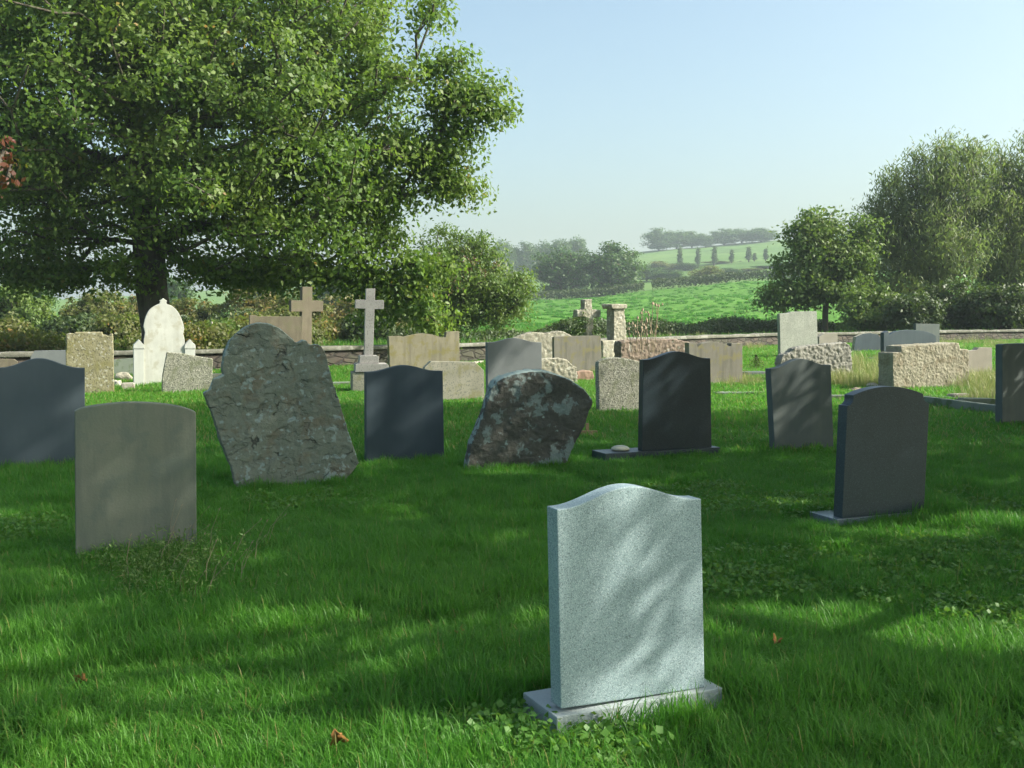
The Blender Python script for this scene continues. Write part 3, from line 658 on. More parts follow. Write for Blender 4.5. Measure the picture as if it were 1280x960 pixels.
def clumps_in(lobes, n_, r, surf=.45):
    vol = np.array([l[3]*l[4]*l[5] for l in lobes])**.8; pick = r.choice(len(lobes), n_, p=vol/vol.sum())
    d = norm(r.normal(0, 1, (n_,3))); rad = r.random(n_)**surf*(1+r.normal(0, .05, n_))
    Lb = np.array(lobes)[pick]
    return Lb[:,:3]+d*rad[:,None]*Lb[:,3:6]
def crown_mesh(C, per, cr, size, r, aspect=.55, droop=0, center=None, flat=.6, out=.5, up=.4):
    n_ = len(C); ci = np.repeat(np.arange(n_), per); k = len(ci)
    crs = cr*r.uniform(.6, 1.35, n_)
    off = np.clip(r.normal(0, .5, (k,3)), -.95, .95)*crs[ci][:,None]; off[:,2] *= flat
    off[:,2] -= .12*np.abs(off[:,0]**2+off[:,1]**2)/max(cr, .01)
    P = C[ci]+off
    cen = C.mean(0) if center is None else center
    nr = norm(P-cen)*out+norm(off)*.5+np.array([0,0,up])
    return leaves_mesh('leaves', P, size, r.random(n_)[ci], r, aspect, nr, droop)
def tree(name, label, base, lobes, n_cl, per, cr, size, mat, trunk_h, trunk_r, seed, group=None, cat='tree', aspect=.55, droop=0, surf=.45, bark='bark', lean=(0,0), clumps=None, skel_every=1, flat=.6):
    r = np.random.default_rng(seed); base = np.array(base, float)
    root = empty(name, tuple(base)); tag(root, label, cat, group)
    lob = [(l[0]-base[0], l[1]-base[1], l[2]-base[2], *l[3:]) for l in lobes] if lobes else None
    C = clumps_in(lob, n_cl, r, surf) if clumps is None else clumps-base
    C[:,2] = np.maximum(C[:,2], .15)
    k = 6; tr = [(lean[0]*(i/k)**1.3+r.normal(0,.02)*trunk_h*.3, lean[1]*(i/k)+r.normal(0,.02)*trunk_h*.3, -.2+(trunk_h+.2)*i/k) for i in range(k+1)]; tr[0] = (0,0,-.2)
    link('trunk', tube_mesh('trunk', skeleton(tr, C[::skel_every], trunk_r, .012 if trunk_r < .3 else .018, r), 8), M[bark], root)
    link('crown', crown_mesh(C, per, cr, size, r, aspect, droop, flat=flat), M[mat], root)
    return root
def lobe_px(px, py, rx, ry, Y, depth=None, dy=0):
    c_ = at(px, py, Y+dy); s = (Y+dy)/F
    return (c_[0], c_[1], c_[2], rx*s, (depth if depth else rx*s*.85), ry*s)

# big tree
Y0 = 31
LB = [lobe_px(*a, Y0, dy=dy, depth=dp) for a, dy, dp in [
    ((190,110,215,170),0,6.5), ((383,110,150,130),-.5,4.5), ((405,230,120,85),-1.5,3.5), ((60,215,170,115),0,4.5), ((285,255,150,75),-1,4),
    ((452,75,66,85),0,2.5), ((485,185,48,50),-.5,1.8), ((120,-60,240,110),0,5.5), ((375,-10,128,75),0,4), ((468,302,44,32),-1.5,1.5), ((40,303,75,32),0,2.5),
    ((140,330,40,22),-2,1), ((330,325,60,28),-2,1.5), ((410,335,60,28),-1,1.5), ((250,325,40,24),1,1.5), ((458,258,50,48),0,2), ((492,240,42,44),0,1.6), ((350,300,90,40),-2,2), ((20,60,150,110),-2,2.5), ((130,40,160,90),-3,2.5), ((30,200,120,90),-2.5,2)]]
r_ = np.random.default_rng(11)
C = clumps_in(LB, 1700, r_, .5)
spr = []
for (x1,y1,x2,y2,n_) in [(545,130,628,143,10),(548,118,618,112,9),(530,205,588,238,10),(520,185,582,190,9),(530,240,570,232,5),(535,25,545,2,4),(540,90,575,75,6),(545,160,592,165,6),
                          (60,345,95,372,7),(140,335,165,362,6),(20,350,60,358,5),(300,335,375,362,8),(440,330,530,372,10),(455,350,478,398,8),(515,360,545,410,9),(230,330,262,350,5),(500,330,560,335,8),(265,345,300,372,6),(330,350,350,378,6),(0,330,30,372,6),(390,350,440,372,7),(100,340,80,366,5)]:
    n_ = int(n_*1.7)
    for k in range(n_):
        f = k/max(1,n_-1); p_ = at(x1+(x2-x1)*f+r_.normal(0,3), y1+(y2-y1)*f+r_.normal(0,2.5), Y0+r_.normal(0,.3)-1); spr.append(p_)
C = np.vstack([C, np.array(spr)])
tb = at(197, 385, Y0); tbase = (tb[0], Y0, float(terr(tb[0], Y0)))
ppx = 640+F*C[:,0]/C[:,1]; ppy = 385+F*(1.6-C[:,2])/C[:,1]
tgt = 334+(ppy-334)*.4; mv = (ppy > 334) & (ppx < 445); C[:,2] = np.where(mv, 1.6+(385-tgt)*C[:,1]/F, C[:,2]); ppy = np.where(mv, tgt, ppy)
keep = ~((ppx > 170) & (ppx < 225) & (ppy > 318))
C = C[keep]
tree('broadleaf_tree', 'huge spreading broadleaf tree with thick trunk behind the wall at left', tbase, None, 0, 105, .66, .15, 'lf_big', 7.5, .46, 11, clumps=C, lean=(-.6,0), surf=.5, flat=.72)
# hanging red-brown spray from a tree outside the frame
rr = np.random.default_rng(12); b_ = at(-140, 385, 11)
C = np.array([at(x, y, 11)+rr.normal(0,.06,3) for x, y in [(4,182),(2,196),(6,210),(3,225),(1,236),(-14,200),(-20,170),(-30,150)]])
C = np.vstack([C, clumps_in([lobe_px(-150,40,95,120,11)], 120, rr)])
tree('copper_tree', 'copper leaved tree whose red leaf spray hangs in at the left edge', (b_[0], 11, 0), None, 0, 26, .13, .07, 'lf_red', 2.6, .11, 12, clumps=C)

# tree right of the big tree
Y1 = 44
b_ = at(560, 385, Y1)
tree('ash_tree', 'loose green tree drooping over the wall, right of the huge tree', (b_[0], Y1, float(terr(b_[0], Y1))),
     [lobe_px(555,345,62,45,Y1), lobe_px(598,350,52,42,Y1), lobe_px(628,362,36,34,Y1), lobe_px(565,388,60,30,Y1), lobe_px(550,302,30,24,Y1), lobe_px(590,310,32,20,Y1), lobe_px(640,385,18,22,Y1), lobe_px(520,385,30,30,Y1), lobe_px(645,365,24,26,Y1), lobe_px(612,396,42,16,Y1)],
     420, 60, .55, .16, 'lf_olive' if False else 'lf_green', 2.5, .2, 21, droop=.4, aspect=.4)
asht = bpy.data.objects['ash_tree']
C = np.array([at(x, y, Y1-2.2)-np.array(asht.location) for x, y in [(548,322),(553,330),(580,322),(590,328),(600,331),(568,345),(573,355),(560,360),(607,340),(498,345),(495,352),(620,330),(583,340)]])
for q_ in C: tag(link('seed_cluster', crown_mesh(q_[None], 24, .2, .11, rr, .35, .9, flat=1.4, center=np.zeros(3)), M['lf_brown'], asht), kind='stuff')

# background trees at left, beyond the wall
bgt = [
 # px, top, bottom, hw, Y, mat, label
 (18,352,440,46,55,'lf_green','bushy yellow green tree at the far left beyond the wall'),
 (40,343,400,34,95,'lf_far','darker tall tree peeping over the bushy yellow green tree at far left'),
 (92,392,442,40,50,'lf_dark','shadowed rounded bush beyond the wall behind the yellow brown mottled stone'),  # clump standing in shadow, its shade put into darker leaves
 (122,366,440,46,60,'lf_olive','olive tree behind the shadowed rounded bush at left'),
 (172,372,440,36,66,'lf_rust','tan autumn tree just left of the huge tree trunk'),
 (240,378,440,42,60,'lf_olive','olive bush tree just right of the huge tree trunk'),
 (276,400,440,22,44,'lf_green','small bright green bush left of the large leaning stone'),
 (318,356,436,46,60,'lf_rust','orange tinged tree behind the brown flat headstone'),
 (372,366,436,40,58,'lf_olive','olive tree behind the brown sandstone cross'),
 (425,374,432,42,62,'lf_rust','brownish autumn tree left of the pale grey cross'),
 (478,380,434,40,56,'lf_olive','olive bush tree right of the pale grey cross'),
 (335,322,380,36,130,'lf_far','distant dark tree seen under the huge crown above the orange tinged tree'),
 (420,345,385,40,140,'lf_far','distant dark tree above the brownish autumn tree'),
 (215,352,400,30,140,'lf_far','distant dark tree directly behind the huge tree trunk'),
 (5,398,440,34,46,'lf_olive','low olive bush in front of the bushy yellow green tree at far left'),
 (150,395,440,34,48,'lf_olive','low olive bush behind the left pier of the white gothic stone'),
 (208,390,440,34,50,'lf_dark','dark bush low behind the huge tree trunk'),
 (295,385,436,34,54,'lf_dark','dark bush behind the head of the large leaning stone'),
 (350,385,436,36,50,'lf_olive','low olive bush right of the flat brown headstone'),
 (452,392,434,34,50,'lf_dark','dark bush behind the pale grey cross'),
 (515,385,434,38,60,'lf_dark','dark bush under the left side of the loose green tree'),
 (-45,350,440,50,60,'lf_olive','olive tree at the extreme left edge beyond the wall'),
]
for i, (px, yt, yb, hw, Y, mt, lb) in enumerate(bgt):
    b_ = at(px, 385, Y); gz = float(terr(b_[0], Y)); zt = at(px, yt-(7 if yt < 382 else 0), Y)[2]; h = zt-gz; s = Y/F; R_ = hw*s; r = np.random.default_rng(100+i)
    lobes = [(b_[0], Y, gz+h*.55, R_*.9, R_*.8, h*.42)]+[(b_[0]+r.uniform(-.6,.6)*R_, Y+r.uniform(-.5,.5)*R_, gz+h*r.uniform(.25,.72), R_*.5, R_*.5, h*.27) for _ in range(4)]
    tree('broadleaf_tree' if h > 2.5 else 'bush', lb, (b_[0], Y, gz), lobes, 170, 55, .42*max(1, s*18), .19*max(1, Y/70), mt, h*.4, .06+.03*h*.5, 100+i, group='trees beyond the wall at left', cat='tree' if h > 2.5 else 'bush')
# bleached dead limb
b_ = at(252, 434, 43); o = link('dead_tree', tube_mesh('dead_tree', [((0,0,-.2),.09,(.15,0,.5),.07),((.15,0,.5),.07,(.5,0,1.0),.05),((.5,0,1.0),.05,(.42,0,1.35),.03),((.15,0,.5),.05,(-.15,.1,1.1),.03),((.5,0,1),.035,(.9,0,1.25),.02),((-.15,.1,1.1),.03,(-.5,.1,1.35),.015)]), M['pale_bark'], loc=(b_[0], 43, -.3))
tag(o, 'bleached dead branching tree left of the small bright green bush', 'dead tree')

# trees at right, beyond the wall
def rt(px, Y, name, label, lobes, n_cl, per, cr, size, mat, th, trr, seed, **k):
    b_ = at(px, 385, Y); tree(name, label, (b_[0], Y, float(terr(b_[0], Y))), lobes, n_cl, per, cr, size, mat, th, trr, seed, group='trees beyond the wall at right', **k)
rt(1032, 60, 'broadleaf_tree', 'fresh green tree with visible slim trunk left of the willow', [lobe_px(*a, 60) for a in [(1020,300,36,40),(1050,325,42,42),(1005,335,36,38),(985,365,32,22),(1045,360,48,26),(1000,372,45,14),(1025,275,24,18),(1072,300,30,40),(962,374,24,11),(1062,345,40,40),(1000,300,22,22)]], 340, 60, .75, .23, 'lf_green', 3.5, .17, 31)
rt(1165, 62, 'willow_tree', 'tall grey green willow with feathery drooping foliage at right', [lobe_px(*a, 62, dy=dy) for a, dy in [((1130,265,45,50),0),((1175,235,55,55),0),((1200,200,40,34),0),((1110,310,48,45),0),((1170,310,60,50),-1),((1215,260,50,60),0),((1140,350,55,35),-1),((1115,235,22,28),0),((1090,280,22,35),0)]], 520, 70, .75, .30, 'lf_willow', 4.5, .3, 32, aspect=.2, droop=1.1, flat=1.2)
rt(1275, 63, 'willow_tree', 'tall brownish green willow cut by the right edge', [lobe_px(*a, 63) for a in [(1262,225,45,55),(1290,250,60,70),(1255,300,55,60),(1300,320,70,70),(1265,355,50,40),(1310,210,50,40)]], 430, 70, .75, .30, 'lf_willow', 4.5, .3, 33, aspect=.2, droop=1.1, flat=1.2)
for i, (px, yt, hw, mt, lb) in enumerate([(1085,352,36,'lf_green','green bush between the slim trunked tree and the willow'),(1140,362,34,'lf_dark','dark bush under the left willow'),(1192,350,40,'lf_dark','tall dark bush under the left willow, toward the right'),(1250,352,40,'lf_dark','dark bush under the brownish willow'),(1225,372,22,'lf_green','small bright bush in the gap between the two willows')]):
    Y = 57-(i%2)*2; b_ = at(px, 385, Y); gz = float(terr(b_[0], Y)); h = at(px, yt, Y)[2]-gz; s = Y/F; R_ = hw*s
    tree('bush', lb, (b_[0], Y, gz), [(b_[0], Y, gz+h*.5, R_, R_*.8, h*.5), (b_[0]+R_*.4, Y, gz+h*.35, R_*.6, R_*.6, h*.35)], 150, 60, .5, .2, mt, h*.4, .08, 140+i, group='bushes under the willows', cat='bush')

# distant trees: one of each kind, then copies
def copy_tree(src, label, loc, scl, rz, group=None):
    r = src.copy(); COL.objects.link(r); r['label'] = label; r.location = loc; r.scale = scl; r.rotation_euler = (0,0,rz)
    if group: r['group'] = group
    for ch in src.children:
        c_ = ch.copy(); COL.objects.link(c_); c_.parent = r
    return r
def proto(name, mt, seed, shape, n_cl=150, per=60, cr=.14, size=.05):
    r = np.random.default_rng(seed)
    if shape == 'round': lob = [(0,0,.5,.44,.44,.47)]+[(r.uniform(-.28,.28), r.uniform(-.28,.28), r.uniform(.25,.75), .28,.28,.24) for _ in range(5)]
    else: lob = [(0,0,.55,.10,.10,.45),(0,0,.3,.12,.12,.26)]
    return tree(name, 'x', (0,0,0), lob, n_cl, per, cr, size, mt, .4, .035, seed)
pr = {'a': proto('distant_tree', 'lf_far', 201, 'round'), 'b': proto('distant_tree', 'lf_far', 202, 'round', 180), 'o': proto('distant_tree', 'lf_olive', 203, 'round', 120), 'p': proto('poplar_tree', 'lf_far', 204, 'pop', 90, 50, .07, .035)}
used = set()
def far(kind, px, ytop, hw, Y, label, group):
    b_ = at(px, 385, Y); gz = float(terr(b_[0], Y)); h = at(px, ytop, Y)[2]-gz; R_ = hw*Y/F
    sx = R_/(.46 if kind != 'p' else .13)
    rz = random.uniform(0, 6.28)
    if kind in used: return copy_tree(pr[kind], label, (b_[0], Y, gz), (sx, sx, h), rz, group)
    used.add(kind); o = pr[kind]; o.location = (b_[0], Y, gz); o.scale = (sx, sx, h); o.rotation_euler = (0,0,rz); tag(o, label, 'tree', group); return o
G1 = 'round trees on the field hedge'; G2 = 'trees along the hilltop'; G3 = 'poplars on the hillside'; G4 = 'scrub trees on the hillside'
far('a', 700, 309, 36, 232, 'broad round tree on the field hedge, left of the pair', G1)
far('b', 767, 303, 37, 230, 'broad dark round tree on the field hedge, right of the pair', G1)
far('o', 884, 330, 24, 262, 'low olive round tree behind the field hedge right of centre', G1)
for i, (px, yt, hw) in enumerate([(630,298,13),(655,303,18),(678,301,20),(698,300,16),(715,295,19)]):
    copies = ['leftmost', 'second', 'third', 'fourth', 'rightmost'][i]
    far('ab'[i%2], px, yt, hw, 470+10*(i%3), f'{copies} tree of the left hilltop clump above the round tree pair', G2)
for i, (px, yt, hw) in enumerate([(823,285,20),(845,288,18),(864,289,17),(881,293,13),(904,286,19),(926,285,21),(950,285,22)]):
    copies = ['leftmost','second','third','small fourth','fifth','sixth','rightmost'][i]
    far('ba'[i%2], px, yt, hw, 608+5*(i%3), f'{copies} tree of the right hilltop row against the sky', G2)
for i, (px, yt, hw) in enumerate([(849,306,3.6),(872,307,3.6),(892,305,3.8),(914,310,3.4),(935,306,3.8),(942,315,3),(956,309,3.6)]):
    copies = ['first','second','third','fourth','fifth','sixth','seventh'][i]
    far('p', px, yt, hw, 420+6*(i%2), f'{copies} slim poplar from the left on the far hillside', G3)
for i, (px, yt, hw, Y) in enumerate([(808,332,22,330),(835,338,24,320),(825,325,22,400),(856,328,20,400),(910,335,20,330),(935,335,22,345),(960,332,24,350),(985,328,22,360),(895,326,20,430),(925,330,20,440),(748,325,22,400),(640,335,20,320),(620,345,20,280),(725,335,14,300),(1005,325,24,370)]):
    nm = ['first','second','third','fourth','fifth','sixth','seventh','eighth','ninth','tenth','eleventh','twelfth','thirteenth','fourteenth','fifteenth'][i]
    far('abo'[i%3], px, yt, hw, Y, f'{nm} scrubby tree on the far hillside, at about {"the left" if px<760 else "the middle" if px<880 else "the right"} of the slope', G4)

# hedges
def hedge(name, label, line, hw, h, n_, size, mat, seed, hj=.15):
    r = np.random.default_rng(seed); P = np.array(line, float); seg = np.diff(P, axis=0); ln = np.linalg.norm(seg, axis=1); cum = np.concatenate([[0], np.cumsum(ln)])
    s = r.random(n_)*cum[-1]; k = np.clip(np.searchsorted(cum, s)-1, 0, len(seg)-1); f = (s-cum[k])/ln[k]
    XY = P[k]+seg[k]*f[:,None]; nn = np.stack([-seg[k][:,1], seg[k][:,0]], 1)/ln[k][:,None]
    lat = r.uniform(-1, 1, n_); XY = XY+nn*(lat*hw)[:,None]
    top = h*(1+hj*np.sin(s*.9)*np.sin(s*.37+1)+r.normal(0, hj*.25, n_))*(1-.25*lat**2)
    z = terr(XY[:,0], XY[:,1])+top*r.random(n_)**.45
    C = np.column_stack([XY, z]); m0 = P[len(P)//2]; zz = float(terr(*m0))
    nr = np.column_stack([nn*lat[:,None], np.full(n_, .6)])
    root = empty(name, (m0[0], m0[1], zz)); tag(root, label, 'hedge', 'field hedges')
    link('foliage', leaves_mesh('foliage', C-np.array([m0[0], m0[1], zz]), size, (np.sin(s*1.3)*.5+.5), r, .6, nr), M[mat], root)
def pl(pts): return [(at(px, 385, Y)[0], Y) for px, Y in pts]
hedge('field_hedge', 'clipped dark hedge on the field top, left of the gap', pl([(560,214),(640,218),(720,221),(804,224)]), 1.0, 1.9, 9000, .42, 'lf_dark', 41, .08)
hedge('field_hedge', 'clipped dark hedge on the field top, right of the gap', pl([(815,225),(900,226),(1010,228),(1200,230)]), 1.0, 2.2, 11000, .42, 'lf_dark', 42, .08)
hedge('rough_hedge', 'dark untrimmed hedge just beyond the wall, running right from the rustic cross', pl([(700,56),(760,58),(900,62),(1100,64),(1300,66),(1500,68)]), 1.1, 1.25, 42000, .16, 'lf_dark', 43, .22)
hedge('low_hedge', 'low dark bramble hedge beyond the wall below the loose green tree', pl([(480,50),(560,50),(640,53),(700,57)]), .9, .85, 12000, .15, 'lf_dark', 44, .3)

hedge('bramble_hedge', 'olive bramble thicket just beyond the wall, under the huge tree at left', pl([(-250,33),(0,34),(150,35),(290,37)]), 1.3, 1.15, 16000, .15, 'lf_olive', 45, .35)
hedge('bramble_hedge', 'olive thicket beyond the wall between the two tall crosses and the wavy double headstone', pl([(290,44),(400,50),(500,52)]), 1.3, 1.3, 14000, .17, 'lf_olive', 46, .3)
# ivy on the rustic cross + bush
g, c, an = IVY
ic = []
ca, sa = math.cos(-an), math.sin(-an)
for x, y, s in [(727,400,.1),(724,405,.12),(722,410,.14),(728,412,.12),(716,412,.16),(724,418,.16),(712,418,.14),(729,392,.05),(745,417,.08),(706,414,.15),(718,420,.12),(708,420,.12),(747,413,.06),(733,402,.05)]:
    P_ = at(x, y, c[1]-.12)-c; ic.append((P_[0]*ca-P_[1]*sa, P_[0]*sa+P_[1]*ca, P_[2]))
link('ivy', crown_mesh(np.array(ic), 45, .13, .06, rr, .8, .3, flat=1), M['lf_ivy'], g)
# dead flowers behind the red block
def stems(name, label, spots, mat, cat, seed, head=.03, rad=.006):
    r = random.Random(seed); segs = []
    x0, y0_, Y = spots[0][0], spots[0][2], spots[0][4]; o0 = at(x0, y0_, Y); o0[2] = 0
    for (bx, tx, by, ty, Y_) in spots:
        A = at(bx, by, Y_)-o0; B = at(tx, ty, Y_)-o0; A[2] = max(A[2]-.3, 0); prev = A
        for k in range(1, 5):
            f = k/4; q_ = A*(1-f)+B*f+np.array([r.gauss(0,.015), r.gauss(0,.015), 0]); segs.append((prev, rad, q_, rad*.8)); prev = q_
            if k >= 2 and r.random() < .8:
                e = q_+np.array([r.gauss(0,.07), r.gauss(0,.05), r.uniform(0,.08)]); segs.append((q_, rad*.7, e, rad*.5)); segs.append((e, head*.7, e+np.array([0,0,head*1.3]), head*.3))
        segs.append((prev, head, prev+np.array([0,0,head*1.6]), head*.4))
    o = link(name, tube_mesh(name, segs), mat, loc=tuple(o0)); tag(o, label, cat); return o
stems('dead_flowers', 'dead brown flower stems standing behind the long red brown block', [(792,790,425,405,27.5),(795,797,425,398,27.6),(800,801,425,392,27.5),(803,802,425,388,27.4),(806,808,425,400,27.5),(797,794,425,408,27.3),(814,815,425,380,27.5),(817,821,425,382,27.6),(816,812,425,394,27.4),(811,809,425,405,27.5),(818,824,425,383,27.5),(790,787,425,412,27.5),(803,806,425,410,27.3)], M['dead'], 'dead flowers', 5, head=.035, rad=.009)

# ------------------------------------------------------------------ trees outside the frame on the right, whose shade falls on the lawn
def vnoise(x, y, s, seed):
    r = np.random.default_rng(seed); g_ = r.random((64,64)); x = x*s+100; y = y*s+100; xi = np.floor(x).astype(int); yi = np.floor(y).astype(int); fx = sstep(x-xi); fy = sstep(y-yi)
    def G(a, b): return g_[a % 64, b % 64]
    return (G(xi,yi)*(1-fx)+G(xi+1,yi)*fx)*(1-fy)+(G(xi,yi+1)*(1-fx)+G(xi+1,yi+1)*fx)*fy
def shade_fn(px, py):
    """share of lawn at this photograph point that lies in sun"""
    lit = np.zeros_like(px)
    def sp(x, y, rx, ry, a): return a*np.exp(-(((px-x)/rx)**2+((py-y)/ry)**2))
    for s in [(485,648,60,9,.8),(610,680,50,16,.6),(985,690,45,12,.6),(915,750,45,28,.85),(1085,785,60,16,.95),(1210,835,95,20,1),(960,850,120,13,.9),(840,925,170,20,.85),
              (1080,915,120,16,.7),(30,800,60,110,1),(150,880,230,60,1),(400,850,130,30,.8),(370,930,190,30,1),(560,790,80,12,.4),(300,745,100,22,.45),(180,760,50,12,.3),(1200,740,70,8,.35),(1240,905,50,12,.5),(1000,620,50,6,.2),
              (740,630,30,12,.4),(265,708,65,16,.9),(175,742,40,10,.6),(915,567,26,5,1),(866,566,22,4.5,.95),(748,563,18,3.5,.8),(1015,648,28,7,.75),(1070,640,14,5,.6),(985,652,16,5,.5),(960,800,80,10,.5),(240,650,60,8,.25)]:
        lit = np.maximum(lit, sp(*s))
    return lit
r = np.random.default_rng(77)
ncl = 5000
gy = 3.2+r.random(ncl)*(17.6-3.2)
gx = (-.56*gy-1)+r.random(ncl)*(1.2*gy+3.5)
gpx = 640+F*gx/gy; gpy = 385+F*1.6/gy
edge = 519+np.interp(gpx, [-100,200,450,700,950,1160,1300], [0,-6,-12,2,0,-14,-16])
lit = shade_fn(gpx, gpy)
lit = 1-(1-np.clip(lit, 0, 1))**2.6
thr_ = np.interp(gpy, [520,560,640,760,800,1000], [.95,.77,.71,.60,.49,.46])
lit = np.maximum(lit, np.clip((vnoise(gx*.55, gy, 1.5, 21)*.7+vnoise(gx, gy, 4.1, 22)*.3-thr_)/.06, 0, .95))
lit = np.maximum(lit, np.clip((edge-gpy)/5+.5, 0, 1)); lit = np.maximum(lit, np.clip((gpy-1010)/60, 0, .8))
keep = r.random(ncl) > lit*1.05
gx, gy = gx[keep], gy[keep]
cot = 1/math.tan(SUN_EL)
hmin = np.maximum((.53*gy+1.6-gx)/(cot*math.cos(SUN_AZ)), 2.6)
hh = hmin+r.random(len(gx))**1.3*3.2
C = np.column_stack([gx+hh*cot*math.cos(SUN_AZ), gy+hh*cot*math.sin(SUN_AZ), hh])
for i, (y0, y1, bx, lb) in enumerate([(0,6.3,11.5,'nearer big shade tree standing outside the frame on the right'),(6.3,10.8,14.5,'middle big shade tree standing outside the frame on the right'),(10.8,30,17,'farther big shade tree standing outside the frame on the right')]):
    s = (C[:,1] >= y0) & (C[:,1] < y1); cc = C[s]
    tree('shade_tree', lb, (bx, (max(y0,2.5)+min(y1,17))/2, 0), None, 0, 38, .28, .145, 'lf_shade', 4.5, .32, 300+i, clumps=cc, group='shade trees at right', skel_every=5)

# ------------------------------------------------------------------ grass (counted by nobody): tufts of real blades
PC = {}
def blade_proto(name, nb, rad, h0, h1, w_, mat, seed, bend=.5, dry=.03):
    r = np.random.default_rng(seed); V = []; F4 = []; F3 = []; rn = []; dr = []
    for k in range(nb):
        a = r.random()*6.283; rr_ = rad*math.sqrt(r.random()); b0 = np.array([rr_*math.cos(a), rr_*math.sin(a), -.01])
        h = r.uniform(h0, h1); d = r.random()*6.283; dv = np.array([math.cos(d), math.sin(d), 0]); sd = np.array([-dv[1], dv[0], 0]); bd = bend*r.uniform(.2, 1.3)
        ww = w_*r.uniform(.6, 1.3); k0 = len(V)
        for f, wf in ((0,1),(.4,.95),(.75,.65)):
            p_ = b0+np.array([0,0,h*(f-.25*bd*f*f)])+dv*(h*bd*f*f*.9); V += [p_-sd*ww*wf*.5, p_+sd*ww*wf*.5]
        V.append(b0+np.array([0,0,h*(1-.3*bd)])+dv*h*bd)
        F4 += [(k0,k0+1,k0+3,k0+2),(k0+2,k0+3,k0+5,k0+4)]; F3.append((k0+4,k0+5,k0+6)); q_ = r.random(); rn += [q_]*7; dr += [1.0 if r.random() < dry else 0.0]*7
    me = np_mesh(name, V, F4, F3, attrs={'rnd': np.array(rn), 'dry': np.array(dr, float)}); me.materials.append(mat)
    o = bpy.data.objects.new(name, me); return o
def leafy_proto(name, n_, rad, h, size, mat, seed, aspect=.8):
    r = np.random.default_rng(seed); a = r.random(n_)*6.283; q_ = rad*np.sqrt(r.random(n_)); P = np.column_stack([q_*np.cos(a), q_*np.sin(a), h*r.random(n_)**.6])
    me = leaves_mesh(name, P, size, r.random(n_), r, aspect, None, 0); me.materials.append(mat); return bpy.data.objects.new(name, me)
def collection(name, obs):
    c_ = bpy.data.collections.new(name)
    for o in obs: c_.objects.link(o)
    return c_
def scatter(name, cl, pts, rot, scl, idx, tint):
    me = np_mesh(name, pts, attrs={'rot': rot, 'scl': scl, 'idx': idx.astype(np.int32), 'tint': tint})
    o = bpy.data.objects.new(name, me); COL.objects.link(o); tag(o, kind='stuff')
    ng = bpy.data.node_groups.new(name, 'GeometryNodeTree'); ng.interface.new_socket('Geometry', in_out='INPUT', socket_type='NodeSocketGeometry'); ng.interface.new_socket('Geometry', in_out='OUTPUT', socket_type='NodeSocketGeometry')
    gi = ng.nodes.new('NodeGroupInput'); go_ = ng.nodes.new('NodeGroupOutput'); ip = ng.nodes.new('GeometryNodeInstanceOnPoints'); ci = ng.nodes.new('GeometryNodeCollectionInfo')
    ci.inputs['Collection'].default_value = cl; ci.inputs['Separate Children'].default_value = True; ci.inputs['Reset Children'].default_value = True
    def na(n_, t):
        a = ng.nodes.new('GeometryNodeInputNamedAttribute'); a.data_type = t; a.inputs['Name'].default_value = n_; return a.outputs['Attribute']
    ng.links.new(gi.outputs[0], ip.inputs['Points']); ng.links.new(ci.outputs[0], ip.inputs['Instance']); ip.inputs['Pick Instance'].default_value = True
    ng.links.new(na('idx','INT'), ip.inputs['Instance Index']); ng.links.new(na('rot','FLOAT_VECTOR'), ip.inputs['Rotation']); ng.links.new(na('scl','FLOAT_VECTOR'), ip.inputs['Scale'])
    ng.links.new(ip.outputs[0], go_.inputs[0])
    md = o.modifiers.new('scatter', 'NODES'); md.node_group = ng
    return o
def outside_stones(x, y, pad=0.0, which=None):
    ok = np.ones(len(x), bool)
    for c, u, n, x0, x1, y0, y1 in (STONES if which is None else which):
        dx = x-c[0]; dy = y-c[1]; s = dx*u[0]+dy*u[1]; t = dx*n[0]+dy*n[1]
        ok &= ~((s > x0-pad) & (s < x1+pad) & (t > y0-pad) & (t < y1+pad))
    return ok
def sample_lawn(n_, ya, yb, r, pw=1.0, hw=.52):
    y = ya+(yb-ya)*r.random(n_)**pw; x = (r.random(n_)*2-1)*(hw*y+.8); return x, y
r = np.random.default_rng(501)
cl_near = collection('near_tufts', [blade_proto('tuft', 75, .11, .04, .098, .0038, M['grass'], 600+k, .75, .05) for k in range(5)]+[blade_proto('tuft', 62, .09, .075, .145, .0046, M['grass'], 620+k, .8) for k in range(3)])
x, y = sample_lawn(21000, 3.0, 12.5, r, .8)
ok = outside_stones(x, y, .03); x, y = x[ok], y[ok]
tl = vnoise(x, y, .9, 1)*.6+vnoise(x, y, 2.7, 2)*.4
long_ = (r.random(len(x)) < .12+.5*(tl > .6)); idx = np.where(long_, 5+r.integers(0,3,len(x)), r.integers(0,5,len(x)))
sc_ = (.65+.75*tl)*r.uniform(.8,1.15,len(x))
# taller around the foot of stones
near = ~outside_stones(x, y, .16); sc_ = np.where(near, sc_*1.2, sc_); sc_ = np.where(outside_stones(x, y, 0, PLINTHS), sc_, sc_*.55)
rot = np.column_stack([r.normal(0,.12,len(x)), r.normal(0,.12,len(x)), r.random(len(x))*6.283])
scatter('lawn_grass', cl_near, np.column_stack([x, y, np.zeros(len(x))]), rot, np.column_stack([np.ones(len(x))*1.05, np.ones(len(x))*1.05, sc_]), idx, np.clip(vnoise(x, y, .5, 3)*.7+r.random(len(x))*.4-.1, 0, 1))
cl_mid = collection('mid_tufts', [blade_proto('tuft', 60, .2, .05, .13, .009, M['grass'], 640+k, .7, .09) for k in range(5)])
x, y = sample_lawn(19000, 11.5, 31, r, .75, .50)
ok = outside_stones(x, y, .04) & (y < np.interp(x, wx, wy)-.3); x, y = x[ok], y[ok]; tl = vnoise(x, y, .6, 5)
